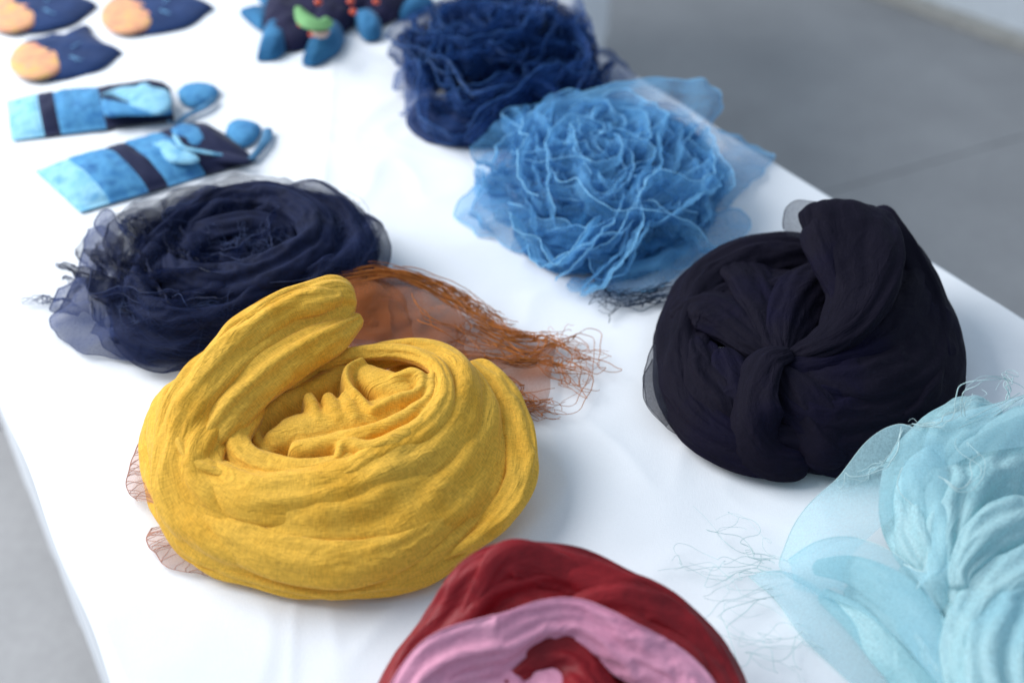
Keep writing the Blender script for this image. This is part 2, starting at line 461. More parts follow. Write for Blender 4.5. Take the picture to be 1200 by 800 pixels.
#@@SCENE
# ------------------------------------------------------------------ floor, table
def line_dir():
    a = P(22, 490); b = P(148, 800); c = P(740, 85); d = P(1200, 374)
    return a, b, c, d
def box(name, x0, x1, y0, y1, z0, z1, mat, rot=0, **kw):
    v = [(x, y, z) for x in (x0, x1) for y in (y0, y1) for z in (z0, z1)]
    f = [(0, 1, 3, 2), (4, 6, 7, 5), (0, 4, 5, 1), (2, 3, 7, 6), (0, 2, 6, 4), (1, 5, 7, 3)]
    o = new_obj(name, mesh(name, v, f, False), mat, **kw)
    return o
floor_m = bpy.data.materials.new('floor_vinyl'); N, L, B = nodes_of(floor_m)
tc = N.new('ShaderNodeTexCoord'); n1 = N.new('ShaderNodeTexNoise'); n1.inputs['Scale'].default_value = 2.4; n1.inputs['Detail'].default_value = 10
n1.inputs['Roughness'].default_value = .62
L.new(tc.outputs['Object'], n1.inputs['Vector'])
r = ramp_node(N, [(.3, (.265, .262, .266)), (.7, (.352, .347, .350))]); L.new(n1.outputs[0], r.inputs[0]); L.new(r.outputs[0], B.inputs['Base Color'])
B.inputs['Roughness'].default_value = .55
n3 = N.new('ShaderNodeTexNoise'); n3.inputs['Scale'].default_value = 60; n3.inputs['Detail'].default_value = 6; L.new(tc.outputs['Object'], n3.inputs['Vector'])
m3 = N.new('ShaderNodeMapRange'); m3.inputs[1].default_value = .35; m3.inputs[2].default_value = .65; m3.inputs[3].default_value = .95; m3.inputs[4].default_value = 1.04; L.new(n3.outputs[0], m3.inputs[0])
v3 = N.new('ShaderNodeVectorMath'); v3.operation = 'SCALE'; L.new(r.outputs[0], v3.inputs[0]); L.new(m3.outputs[0], v3.inputs['Scale']); L.new(v3.outputs[0], B.inputs['Base Color'])
n2 = N.new('ShaderNodeTexNoise'); n2.inputs['Scale'].default_value = 180; L.new(tc.outputs['Object'], n2.inputs['Vector'])
bp = N.new('ShaderNodeBump'); bp.inputs['Strength'].default_value = .2; bp.inputs['Distance'].default_value = .002
L.new(n2.outputs[0], bp.inputs['Height']); L.new(bp.outputs[0], B.inputs['Normal'])
# slabs of floor covering meeting at a seam that runs across the view
sa = np.array(P(1010, 214, plane=0)[:2]); sb = np.array(P(1200, 160, plane=0)[:2])
sd = (sb - sa) / np.linalg.norm(sb - sa); sn = np.array((-sd[1], sd[0]))
def slab(off0, off1, z):
    c = [sa + sd * u + sn * o for u, o in ((-12, off0), (12, off0), (12, off1), (-12, off1))]
    v = [(p[0], p[1], zz) for p in c for zz in (z, z - .05)]
    f = [(0, 2, 4, 6), (1, 7, 5, 3), (0, 1, 3, 2), (2, 3, 5, 4), (4, 5, 7, 6), (6, 7, 1, 0)]
    return v, f
sub = mesh('ground', [(-14, -14, -.03), (14, -14, -.03), (14, 14, -.03), (-14, 14, -.03)], [(0, 1, 2, 3)], False)
new_obj('ground', sub, floor_m, kind='structure')
for (o0, o1, z) in ((-9, -.002, 0), (.002, 9, .0)):
    v, f = slab(o0, o1, z)
    new_obj('floor', mesh('floor', v, f, False), floor_m, kind='structure')

white_m = cloth_mat('white_tablecloth', (.80, .81, .83), (.84, .85, .87), scale=8, rough=.8, sheen=.15, weave=1300, weave_str=.25, bump=.0004, grain=.012)
A_, B_, C_, D_ = line_dir()
tdir = np.array(D_[:2]) - np.array(C_[:2]); tdir /= np.linalg.norm(tdir)
tl = np.array(B_[:2]) - np.array(A_[:2]); tl /= np.linalg.norm(tl)
print('dirs', tdir, tl, A_, B_, C_, D_)
def table_cloth(L0, L1, R1, R0, label, seed, name='tablecloth', cat='tablecloth', creases=()):
    """four top corners (near-left, far-left, far-right, near-right), soft rounded rim, hanging sides with folds"""
    L0, L1, R1, R0 = [np.array(q[:2], float) for q in (L0, L1, R1, R0)]
    nu, nv = 620, 380
    W = np.linalg.norm(R0 - L0); H = np.linalg.norm(L1 - L0)
    drop = .58; r = .012
    def prof(n, W):         # coordinate along the profile -> (inside position 0..W, z)
        tot = W + 2 * drop; s = np.concatenate([np.linspace(0, drop, 50)[:-1], drop + np.linspace(0, .03, 14)[:-1], np.linspace(drop + .03, drop + W - .03, n - 126), drop + W - .03 + np.linspace(0, .03, 14)[1:], drop + W + np.linspace(0, drop, 50)[1:]])
        x = np.clip(s - drop, 0, W); over = np.maximum(drop - s, 0) + np.maximum(s - drop - W, 0)
        side = np.where(s < drop, -1., np.where(s > drop + W, 1., 0.))
        return x, over, side
    xu, ou, su = prof(nu, H); xv, ov, sv = prof(nv, W)
    nu, nv = len(xu), len(xv)
    a = xu / H; b = xv / W
    A, Bb = np.meshgrid(a, b, indexing='ij')
    Pp = (L0[None, None] * ((1 - A) * (1 - Bb))[..., None] + L1[None, None] * (A * (1 - Bb))[..., None] + R1[None, None] * (A * Bb)[..., None] + R0[None, None] * ((1 - A) * Bb)[..., None])
    OU, OV = np.meshgrid(ou, ov, indexing='ij'); SU, SV = np.meshgrid(su, sv, indexing='ij')
    uh = (L1 - L0) / H; vh = (R0 - L0) / W
    over = np.maximum(OU, OV)
    # rounded rim: quarter circle of radius r, then straight down
    th = np.clip(over / (r * math.pi / 2), 0, 1) * math.pi / 2
    out = r * np.sin(th); z = -r * (1 - np.cos(th)) - np.maximum(over - r * math.pi / 2, 0)
    hang = np.clip(over / drop, 0, 1)
    X0, Y0 = Pp[..., 0], Pp[..., 1]
    wav = hang ** .8 * (.022 * np.sin(40 * (X0 * uh[0] + Y0 * uh[1]) * (OV > 0) + 37 * (X0 * vh[0] + Y0 * vh[1]) * (OU > 0) + 3 * noise(X0 * 4, Y0 * 4, seed)) - .035)
    o = out + wav
    X = X0 + uh[0] * SU * o * (OU > 0) + vh[0] * SV * o * (OV > 0)
    Y = Y0 + uh[1] * SU * o * (OU > 0) + vh[1] * SV * o * (OV > 0)
    flat = np.clip(1 - over / .02, 0, 1)
    z = z + flat * (.0016 * fbm(X0 * 7, Y0 * 7, seed + 2, 3) + .0016 * ridged(X0 * 11 + noise(X0 * 5, Y0 * 5), Y0 * 9, seed + 6, 3) - .0026)
    for (p, q, am, wd) in creases:         # ironed-in creases: sharp low ridges
        p = np.array(p[:2]); q = np.array(q[:2]); d = (q - p) / np.linalg.norm(q - p)
        dist = (X0 - p[0]) * -d[1] + (Y0 - p[1]) * d[0] + .002 * noise(X0 * 6, Y0 * 6, seed + 3)
        z = z + flat * am * np.exp(-np.abs(dist) / wd)
    V = np.stack([X, Y, z + TOP], -1).reshape(-1, 3)
    i, j = np.meshgrid(np.arange(nu - 1), np.arange(nv - 1), indexing='ij'); k = (i * nv + j).ravel()
    F = np.stack([k, k + nv, k + nv + 1, k + 1], 1)
    # leave out the doubled corner squares (both sides hang)
    bad = (OU > 0.0005) & (OV > 0.0005); bad = bad[:-1, :-1] & bad[1:, 1:]
    F = F[~bad.ravel()]
    return new_obj(name, mesh(name, V, F), white_m, None, label, cat)
def ext(p, q, t):
    p = np.array(p); q = np.array(q); return p + (q - p) * t
nl = ext(A_, B_, 2.0); nr = np.array(D_) + np.append(tdir, 0) * .75
fr = np.array(C_) - np.append(tdir, 0) * 1.5; f2 = fr + np.array((-tdir[1], tdir[0], 0)) * (1 if tdir[1] < 0 else -1)
def meet(p, q, r_, s_):
    p, q, r_, s_ = [np.array(v[:2]) for v in (p, q, r_, s_)]
    M = np.stack([q - p, -(s_ - r_)], 1); t = np.linalg.solve(M, r_ - p); return p + (q - p) * t[0]
fl = meet(A_, B_, fr, f2)
print('corners', nl, fl, fr, nr)
e1 = np.array(P(661, 30)[:2]); e2 = np.array(P(668, 0)[:2]); ed = (e2 - e1) / np.linalg.norm(e2 - e1); ep = np.array((-ed[1], ed[0]))
t2n = e1 - ed * .0; t2 = table_cloth(t2n + ep * .8 , t2n + ep * .8 + ed * 1.4, t2n + ed * 1.4, t2n, 'white cloth on the neighbouring table behind the far end', 9)
t2.location.z = -.02
ctab = table_cloth(nl, fl, fr, nr, 'white cotton tablecloth under the heaped scarves, falling over the table edges', 3,
                   creases=((P(395, 20), P(385, 160), .0012, .003), (P(100, 200), P(0, 330), .0012, .006), (P(250, 95), P(560, 200), .0006, .004)))

# ------------------------------------------------------------------ yellow scarf
random.seed(3)
yellow_m = cloth_mat('ochre_wool', (.69, .335, .024), (.79, .435, .052), scale=14, rough=.8, sheen=.25, sheen_col=(1, .85, .5), weave=1100, weave_str=.4, bump=.0005, grain=.19, c3=(.68, .385, .05), uv=True, crease=.00045)
ys = thing('scarf', 'mustard yellow woven scarf coiled in a nest, rust orange fringe behind it', 'scarf')

Y = Cloth(2); b = Y.band
# outer coil lying on the table
b([(270, 425, 4, 3.0, 2.0, -10), (205, 460, 4.2, 3.2, 2.0, -15), (203, 530, 3.8, 3.0, 1.8, -15), (238, 597, 3.4, 2.9, 1.7, -15), (310, 630, 3.3, 2.9, 1.65, -15), (400, 640, 3.3, 2.9, 1.6, -15),
   (490, 622, 3.3, 3.0, 1.6, -15), (550, 572, 3.6, 3.0, 1.8, -15), (572, 510, 4, 3.0, 2.0, -15), (550, 455, 4, 3, 2.0, -10), (495, 425, 4, 2.6, 2., 0)], gv=.12, wob=.10)
# centre fill
b([(300, 490, 4.6, 5, 2.2, 0), (460, 470, 4.8, 5, 2.2, 0)], gv=.05)
# tall loop that runs on into the wide front sheet
b([(424, 352, 9.4, 1.8, .9, 50), (402, 354, 9.8, 2.5, 1.1, 50), (345, 376, 9.8, 2.8, 1.4, 48), (288, 418, 9.2, 2.9, 1.4, 42), (242, 468, 8.2, 2.7, 1.4, 30), (214, 520, 7.0, 2.6, 1.5, 0), (220, 566, 5.6, 3.2, 1.7, -28),
   (268, 602, 4.8, 3.8, 1.8, -38), (340, 618, 4.7, 4.1, 1.8, -36), (425, 614, 4.7, 4.2, 1.8, -35), (505, 582, 4.9, 4.2, 1.8, -35), (562, 518, 5.4, 3.8, 1.9, -35), (566, 452, 6.0, 3.0, 2.1, -30), (522, 412, 6.2, 2.2, 1.9, -20), (450, 410, 5, 1.5, 1.5, 0)],
  gv=.17, gu=.01, wob=.16, caps=(.6, 1), anchor=.006, bend=.22, power=1.9)
b([(425, 368, 8.3, .5, .4, 30), (390, 386, 9.1, 1.3, .9, 30), (345, 410, 9.0, 1.5, 1.0, 30), (296, 448, 8.4, 1.5, 1.0, 30), (258, 486, 7.6, 1.4, .9, 20), (240, 520, 6.4, 1.1, .8, 10), (250, 556, 5.2, .8, .6, 0), (280, 590, 3.6, .6, .5, 0)], gv=.26, sp=.003, caps=(.8, 1))
b([(405, 346, 10.2, .4, .3, 50), (375, 350, 10.7, 1.0, .6, 50), (335, 362, 10.7, 1.1, .6, 48), (282, 398, 10.2, 1.1, .6, 42), (238, 442, 9.2, 1.0, .6, 30), (208, 485, 7.6, .9, .6, 10), (203, 530, 5.6, .8, .5, 0), (215, 580, 3.6, .6, .4, 0)], gv=.2, sp=.003)
# shoulder
b([(232, 520, 5.6, .9, .9, -30), (240, 552, 6.0, 1.4, .9, -30), (300, 580, 6.1, 1.9, 1.0, -30), (390, 574, 6.2, 2.2, 1.0, -30), (470, 545, 6.5, 2.4, 1.1, -30), (532, 495, 6.9, 2.2, 1.2, -30),
   (553, 440, 7.2, 1.8, 1.3, -30), (525, 405, 7.3, 1.4, 1.1, -25), (468, 398, 7.1, 1.1, .9, -10), (400, 416, 6.0, .8, .8, 0), (350, 430, 5.2, .8, .8, 0)], gv=.16, gu=.01, anchor=.007, bend=.16)
b([(205, 560, 4.4, 1.0, .6, -40), (240, 608, 4.2, 1.3, .7, -45), (310, 648, 3.9, 1.5, .7, -45), (400, 662, 3.7, 1.5, .7, -45), (480, 640, 3.6, 1.3, .6, -45), (545, 590, 3.8, .8, .4, -45)], gv=.14, sp=.003, bend=.16)
# long rims running into the coil
b([(330, 568, 5.8, .6, .4, -10), (400, 553, 6.6, .9, .5, -20), (450, 524, 7.1, 1.0, .5, -25), (500, 496, 7.5, 1.0, .5, -25), (525, 460, 7.9, .9, .6, -30), (515, 422, 8.0, .8, .6, -20), (475, 404, 7.9, .7, .6, -10), (425, 405, 7.4, .7, .6, 0), (375, 418, 6.8, .6, .6, 0), (335, 436, 5.8, .5, .5, 0)], sp=.0022)
b([(420, 408, 5.8, .9, .8, 20), (375, 418, 6.5, .9, .8, 20), (340, 440, 6.7, .8, .8, 20), (303, 447, 6.9, .7, .8, 0), (288, 475, 6.7, .9, .9, -20), (270, 508, 6.5, 1.0, .9, -20), (292, 536, 6.2, 1.1, .7, -20), (350, 550, 6.2, 1.2, .7, -20), (405, 540, 6.4, 1., .6, -20), (460, 508, 6.4, .7, .5, -20)], sp=.0025)
b([(300, 560, 6.0, .5, .4, -20), (270, 548, 6.1, .7, .5, -30), (235, 530, 6.6, .8, .6, -30), (215, 500, 7.2, .8, .6, -20)], sp=.0025)
# low right fold and flap at the back
b([(545, 420, 5.6, 1.0, 1.0, -30), (572, 450, 5.2, 1.3, 1.2, -35), (590, 500, 4.2, 1.5, 1.3, -40), (594, 550, 3.4, 1.4, 1.2, -40), (570, 598, 2.6, 1.2, .9, -40), (515, 636, 2.0, 1.0, .7, -30), (450, 655, 1.6, .8, .6, -30)], sp=.003, gv=.2)
b([(380, 430, 5.0, 1.4, .9, 0), (450, 408, 6.0, 1.7, .7, 10), (500, 403, 5.8, 1.8, .5, 25), (528, 408, 5.4, 1.8, .35, 35)], sp=.003, caps=(1, .08), gv=.06)
b([(240, 430, 5.0, 1.6, 1.4, -20), (195, 455, 5.2, 1.8, 1.4, -25), (184, 500, 4.6, 1.7, 1.3, -30), (194, 560, 3.6, 1.5, 1.1, -30), (228, 615, 2.8, 1.2, .9, -30), (290, 652, 2.0, 1.0, .7, -30)], sp=.003, gv=.2)
# the crumpled middle of the coil
R = Relief([(210, 720), (560, 720), (235, 440), (545, 440)], step=.0009, warp=.0012, warp_scale=60, seed=2); f = R.fold
f([(270, 500, 3.6, 3, 1), (350, 500, 4.2, 3.6, 1), (460, 475, 5.2, 3.6, 1)], k=.003)
f([(405, 426, 6.2, 1.1, 1.0), (360, 448, 6.0, 1.0, 1.0), (322, 466, 5.9, .9, 1), (298, 498, 5.3, .7, 1.6), (312, 534, 5.2, .7, 1)], k=.002, pleat=.15, nalong=30)
f([(325, 505, 5.8, 1.2, 1.0), (350, 492, 6.2, 1.6, 1.0), (395, 484, 6.5, 1.7, 1.0), (450, 474, 6.7, 1.6, 1.0), (490, 455, 6.7, 1.2, 1.0)], k=.003)
for q in ([(361, 461, 6.5, .45, .25), (367, 473, 6.6, .5, .25), (373, 490, 6.45, .4, .2)], [(384, 461, 6.55, .5, .25), (389, 470, 6.72, .55, .28), (396, 486, 6.6, .45, .2)],
          [(405, 461, 6.65, .55, .25), (409, 470, 6.8, .6, .28), (416, 484, 6.7, .5, .2)]): f(q, k=.002)
f([(430, 432, 7.0, 1.3, 1.0), (455, 440, 7.3, 1.4, 1.0), (475, 452, 7.2, 1.2, 1.0)], k=.0025)
f([(422, 418, 7.4, .5, .9), (406, 430, 7.4, .42, .9), (409, 446, 7.3, .40, .9), (422, 462, 7.1, .38, .8), (434, 478, 6.9, .4, .6)], k=.0012)
f([(462, 438, 7.7, .45, .6), (482, 431, 8.0, .55, .7), (495, 440, 8.0, .5, .7), (486, 455, 7.7, .45, .6), (458, 464, 7.4, .45, .5), (436, 476, 7.1, .4, .5)], k=.0025)
f([(507, 436, 7.9, .6, .9), (502, 460, 7.8, .65, .9), (476, 480, 7.5, .7, .8), (440, 497, 7.1, .8, .8), (400, 508, 6.7, .9, .8), (350, 518, 6.2, .9, .8)], k=.0025)
f([(396, 530, 6.7, .5, .5), (405, 514, 7.1, .6, .6), (440, 516, 7.3, .8, .6), (490, 492, 7.6, .7, .6), (512, 465, 7.7, .5, .6)], k=.0025)
R.wrinkle(.0008, 60, 61, 2.5)
Z = blur(R.Z, 1.3); p = np.stack([R.X, R.Y, Z + TOP], -1)
Y.grid(p, keep=Z > .030)
T = Tubes(); selvedge(T, Y.bands[2], 0, .0007, .01, .45); selvedge(T, Y.bands[-2], 0, .0007); selvedge(T, Y.bands[-2], math.pi, .0007)
Y.build('cloth', yellow_m, ys); T.build('hem', yellow_m, ys, kind='stuff')

# ---- rust fringe of the yellow scarf
rust_m = cloth_mat('rust_organza', (.34, .095, .02), (.42, .13, .03), scale=12, rough=.7, sheen=.2, weave=1500, grain=.1, alpha=.40, alpha_edge=.8, trans=.3)
rust_thr = plain_mat('rust_thread', (.42, .135, .025), rough=.7, var=.3, scale=60)
S = Sheets()
S.add([(395, 322, 3.5), (470, 320, 3.2), (540, 352, 1.8), (610, 388, .6), (652, 398, .3)], [(395, 420, 3.5), (470, 440, 2.4), (550, 468, 1.2), (600, 482, .4), (640, 478, .3)], .005, .0045, 40, 80, 40, 1)
S.add([(395, 320, 4.2), (440, 318, 3.8), (490, 330, 3), (545, 372, 1.6)], [(395, 410, 3.5), (440, 430, 2.6), (500, 445, 2.0), (545, 450, 1.2)], .006, .004, 45, 60, 36, 3)
S.add([(390, 325, 4.6), (430, 322, 4.2), (468, 340, 3.2), (480, 372, 2.6)], [(390, 405, 4.0), (440, 420, 3.0), (475, 425, 2.4), (490, 420, 2.2)], .007, .003, 50, 60, 36, 5)
S.add([(500, 400, 1.9), (560, 415, 1.4), (610, 420, .8), (640, 424, .4)], [(500, 440, 1.6), (560, 436, 1.2), (610, 432, .7), (640, 428, .4)], .005, .002, 60, 50, 14, 6)
S.add([(540, 440, 1.5), (580, 455, 1.0), (615, 470, .5), (650, 478, .3)], [(550, 475, 1.2), (580, 478, .9), (605, 484, .5), (640, 484, .3)], .004, .002, 60, 50, 12, 7)
S.add([(398, 330, 4.8), (430, 325, 4.6), (455, 345, 4)], [(400, 395, 4.6), (430, 400, 4), (460, 402, 3.4)], .004, .003, 45, 30, 20, 15)
S.build('sheer_end', rust_m, ys, label='sheer rust orange end of the scarf spread on the table')
def strands(T, guides, n, spread, r, seed, wig=.004, len_jit=.3, curl=0.0, lift=.002, sc=40, zmin=.0012):
    """loose threads that roughly follow guide lines (px,py,h cm), each straying on its own"""
    rs = np.random.RandomState(seed); G = [spline(P3(g), 60) for g in guides]
    for i in range(n):
        g = G[i % len(G)]; m = 60
        t0 = rs.rand() * len_jit; t1 = 1 - rs.rand() * len_jit; t = np.linspace(t0, t1, m) * 59
        c = np.stack([np.interp(t, np.arange(60), g[:, k]) for k in range(3)], 1)
        off = rs.randn(3) * spread; off[2] = abs(off[2]) * .6
        k = np.linspace(0, 1, m)
        nx = noise(k * 3 + i * 1.7, np.full(m, seed + i * .31), seed) + .22 * noise(k * 7 + i * 1.7, np.full(m, seed + i * .31), seed + 1)
        ny = noise(k * 3 + i * 2.3, np.full(m, seed + i * .53 + 9), seed) + .22 * noise(k * 7 + i * 2.3, np.full(m, seed + i * .53 + 9), seed + 2)
        nz = noise(k * 4 + i, np.full(m, seed + i * .7 + 3), seed + 3)
        amp = wig * (.4 + 1.6 * k)
        c[:, 0] += off[0] + amp * nx * 2; c[:, 1] += off[1] + amp * ny * 2; c[:, 2] += off[2] + lift * (nz + .3)
        if curl:
            ph = rs.rand() * 6.28; w_ = rs.uniform(.6, 1.3) * rs.choice([-1, 1])
            a = k * k * 6.5 * w_ + ph; c[:, 0] += curl * k * (np.cos(a) - math.cos(ph)); c[:, 1] += curl * k * (np.sin(a) - math.sin(ph))
        c[:, 2] = np.maximum(c[:, 2], TOP + zmin)
        T.add(c, r * rs.uniform(.7, 1.3), 4)
T = Tubes()
strands(T, [[(400, 330, 4.8), (470, 325, 3.8), (540, 360, 2), (600, 392, 1), (650, 400, .4)], [(405, 322, 5), (450, 318, 4.2), (520, 338, 2.6), (575, 372, 1), (600, 385, .5)]], 60, .0035, .00045, 1, wig=.003)
strands(T, [[(540, 372, 1.8), (590, 395, 1), (640, 400, .5), (680, 418, .4), (700, 425, .2)], [(530, 418, 1.8), (600, 426, 1), (640, 424, .6), (660, 445, .5), (680, 450, .3)], [(545, 385, 1.8), (590, 405, 1), (625, 420, .6), (650, 400, .5), (672, 392, .4)]], 46, .004, .0005, 2, wig=.005, curl=.004)
strands(T, [[(540, 440, 1.6), (590, 462, .8), (625, 480, .4), (660, 484, .2)], [(560, 470, 1), (600, 480, .5), (640, 478, .4), (668, 480, .2)], [(550, 445, 1.6), (600, 452, .8), (620, 470, .4), (650, 470, .3)]], 22, .003, .00048, 3, wig=.004, curl=.003)
strands(T, [[(620, 415, .6), (655, 405, .5), (685, 395, .4), (690, 430, .6), (660, 452, .3)], [(630, 420, .6), (660, 430, .5), (690, 440, .4), (680, 470, .3), (640, 472, .3)], [(640, 430, .5), (670, 425, .6), (700, 428, .6), (716, 424, .3)]], 12, .003, .00045, 4, wig=.005, curl=.008)
strands(T, [[(480, 345, 3.6), (500, 375, 2.8), (560, 400, 1.6), (600, 430, .8)], [(520, 350, 2.4), (545, 385, 1.8), (540, 410, 1.4), (590, 420, .8)]], 10, .004, .00042, 6, wig=.005, curl=.006)
o = T.build('fringe', rust_thr, ys, kind='stuff')
# mesh lining that peeps out at the left
S = Sheets(); T = Tubes()
for k, (a_, b_) in enumerate((([(162, 520, .6), (152, 545, .5), (149, 570, .4), (160, 588, .4)], [(185, 520, 2), (185, 545, 2), (185, 570, 2), (185, 590, 2)]),
                              ([(176, 620, .6), (172, 632, .5), (182, 650, .3), (205, 666, .3), (245, 674, .3)], [(205, 620, 1.5), (215, 630, 1.5), (230, 640, 1.5), (250, 650, 1.5), (270, 660, 1)]))):
    g = S.add(a_, b_, .002, .0015, 80, 50, 12, 20 + k); T.add(g[:, 0], .0005)
    rs = np.random.RandomState(k)
    for q in range(26):
        i0 = rs.randint(0, 49); i1 = int(np.clip(i0 + rs.randint(-14, 15), 0, 49)); nn = 8
        T.add([g[int(i0 + (i1 - i0) * t), int(11 * t)] + np.array((0, 0, .0004)) for t in np.linspace(0, 1, nn)], .0003, 3)
net_m = cloth_mat('rust_net', (.55, .30, .22), (.62, .36, .28), alpha=.32, alpha_edge=.6, trans=.3, grain=.1)
S.build('net_edge', net_m, ys); T.build('net_thread', plain_mat('net_thread', (.42, .19, .13)), ys, kind='stuff')

# ------------------------------------------------------------------ black scarf
black_m = cloth_mat('aubergine_black', (.0048, .0040, .0098), (.0075, .0062, .0135), scale=9, rough=.75, sheen=.012, sheen_col=(.5, .5, .9), weave=1300, weave_str=.3, grain=.15, c3=(.0052, .0042, .017), uv=True, spec=.07, crease=.0004)
bs = thing('scarf', 'near-black aubergine scarf twisted into a heap at the right table edge', 'scarf')
K = Cloth(40); b = K.band
b([(1020, 300, 5, 2.2, 1.8, 20), (1085, 345, 5.3, 3.0, 2.2, 30), (1102, 415, 4.8, 3.0, 2.1, 30), (1080, 470, 4.2, 3.0, 2.1, 30), (1010, 500, 3.8, 3.0, 1.9, 25), (935, 500, 3.6, 2.6, 1.8, 20), (870, 492, 3.4, 2.4, 1.7, 10)], gv=.14)
b([(880, 410, 5.0, 5.0, 2.2, 0), (960, 400, 5.6, 6, 2.4, 0), (1020, 400, 5.6, 5, 2.4, 0)], gv=.05)
b([(840, 380, 5.0, 4, 2, 0), (850, 340, 5.4, 4, 2, 0), (900, 335, 6.0, 4, 2, 0), (980, 320, 5.8, 4.5, 2.2, 0)], gv=.1)
# left strap
b([(1010, 302, 5.6, 1.8, 1.2, 10), (945, 284, 6.4, 2.5, 1.4, 10), (880, 287, 6.4, 2.8, 1.6, 5), (825, 318, 5.6, 2.9, 1.8, -10), (798, 375, 4.8, 2.8, 1.9, -20), (798, 438, 4.1, 2.7, 1.8, -28), (832, 487, 3.5, 2.5, 1.6, -25), (885, 515, 3.0, 2.2, 1.4, -20), (950, 525, 2.6, 1.8, 1.2, -10)], gv=.12, power=1.6, bend=.14)
# broad sheets fanning out from the knot
b([(905, 428, 5.4, 1.2, 1, -10), (960, 452, 5.6, 3.0, 1.3, -30), (1030, 462, 5.4, 4.0, 1.5, -35), (1092, 430, 5.2, 4.0, 1.6, -35), (1108, 370, 5.8, 3.4, 1.8, -30), (1080, 312, 6.4, 2.6, 1.8, -20), (1040, 280, 6, 2, 1.6, 0)], gv=.10, bend=.14, anchor=.007)
b([(905, 432, 5.4, 1.2, .9, 0), (930, 472, 5.0, 2.6, 1.2, -35), (990, 502, 4.2, 3.4, 1.3, -42), (1060, 492, 3.8, 3.2, 1.3, -42), (1112, 455, 3.8, 2.6, 1.3, -38)], gv=.14, bend=.14)
b([(912, 422, 5.8, 1.2, .7, 0), (965, 420, 6.4, 1.9, .9, -22), (1025, 402, 6.8, 2.4, 1.1, -30), (1072, 358, 7.2, 2.4, 1.2, -30), (1082, 308, 7.0, 2.2, 1.2, -25), (1050, 268, 6.2, 1.8, 1.1, 0)], gv=.11, sp=.003, bend=.13, power=1.6)
b([(918, 412, 6.0, 1.0, .6, 0), (965, 398, 7.0, 1.5, .8, -20), (1010, 370, 7.7, 1.8, .9, -25), (1045, 325, 8.0, 1.8, .9, -20), (1050, 280, 7.4, 1.6, .9, 0)], gv=.10, sp=.003, bend=.13, power=1.6)
# centre
b([(780, 362, 4.6, 2.4, 1.1, 10), (808, 350, 5.4, 3.0, 1.2, 10), (838, 350, 5.9, 3.1, 1.3, 5), (868, 368, 6.1, 2.7, 1.3, 0), (895, 396, 5.9, 1.6, 1.1, 0), (915, 418, 5.4, .8, .7, 0)], gv=.14, sp=.003, bend=.13)
b([(852, 288, 5.0, 2.4, .9, 10), (874, 302, 5.8, 2.9, .9, 10), (896, 332, 6.3, 2.6, .9, 10), (908, 372, 6.4, 1.7, .8, 10), (918, 410, 6.2, 1.1, .7, 0)], gv=.12, sp=.003, bend=.14)
b([(1000, 305, 6.4, 1.8, .9, 0), (955, 328, 7.0, 2.7, 1.1, 10), (930, 370, 6.8, 2.1, 1.0, 15), (922, 408, 6.2, 1.2, .7, 0)], gv=.12, sp=.003, bend=.15)
b([(808, 385, 4.8, 1.8, 1.1, -10), (818, 428, 4.8, 2.5, 1.3, -20), (842, 468, 4.2, 2.6, 1.3, -28), (868, 508, 3.0, 2.1, 1.2, -28)], gv=.14, sp=.003, bend=.13)
b([(850, 400, 5.4, 1.5, .8, 0), (858, 440, 5.2, 2.0, 1.0, -15), (868, 480, 4.2, 1.8, 1.0, -20)], gv=.12, sp=.003, bend=.13)
b([(928, 404, 6.6, 1.0, .6, -10), (894, 414, 6.8, 1.8, .8, -20), (875, 457, 5.6, 2.1, 1.1, -38), (880, 498, 4.3, 2.2, 1.2, -42), (908, 530, 2.8, 1.8, 1.1, -35), (955, 535, 2.2, 1.4, 1.0, -20)], gv=.10, sp=.003, bend=.13, power=1.6)
b([(912, 424, 6.2, .8, .5, -10), (935, 462, 5.5, 2.0, .8, -30), (965, 508, 4.0, 2.4, .9, -35), (1000, 538, 2.6, 2.0, .9, -30)], gv=.10, sp=.003, bend=.13, power=1.6)
# tall bulb
b([(918, 414, 5.8, .8, .7, 0), (972, 385, 7.8, 1.7, 1.0, 10), (1004, 338, 9.4, 2.8, 1.3, 15), (1006, 286, 10.8, 3.7, 1.5, 10), (1000, 245, 11.6, 4.1, 1.6, 0), (996, 226, 11.4, 3.9, 1.5, 0)], gv=.10, sp=.0033, bend=.18, anchor=.007, caps=(1, .4), power=2.1)
b([(972, 236, 10.6, 1.2, .9, -30), (956, 258, 10.9, 1.5, .9, -30), (968, 295, 10.2, 1.4, .8, -20), (985, 340, 8.7, 1.0, .7, -10), (980, 385, 7.4, .7, .6, 0)], gv=.14, sp=.003, bend=.16)
b([(1035, 232, 9.6, 1.4, 1.4, 20), (1062, 268, 8.8, 2.0, 1.6, 20), (1085, 310, 7.4, 2.2, 1.6, 20), (1105, 360, 6.0, 2.0, 1.5, 20), (1115, 420, 4.8, 1.6, 1.2, 20)], gv=.10, sp=.0033, bend=.18)
K.build('cloth', black_m, bs)
sheerk = cloth_mat('black_organza', (.025, .027, .045), (.035, .037, .055), alpha=.5, alpha_edge=.9, trans=.2, grain=.15, scale=30)
S = Sheets(); T = Tubes()
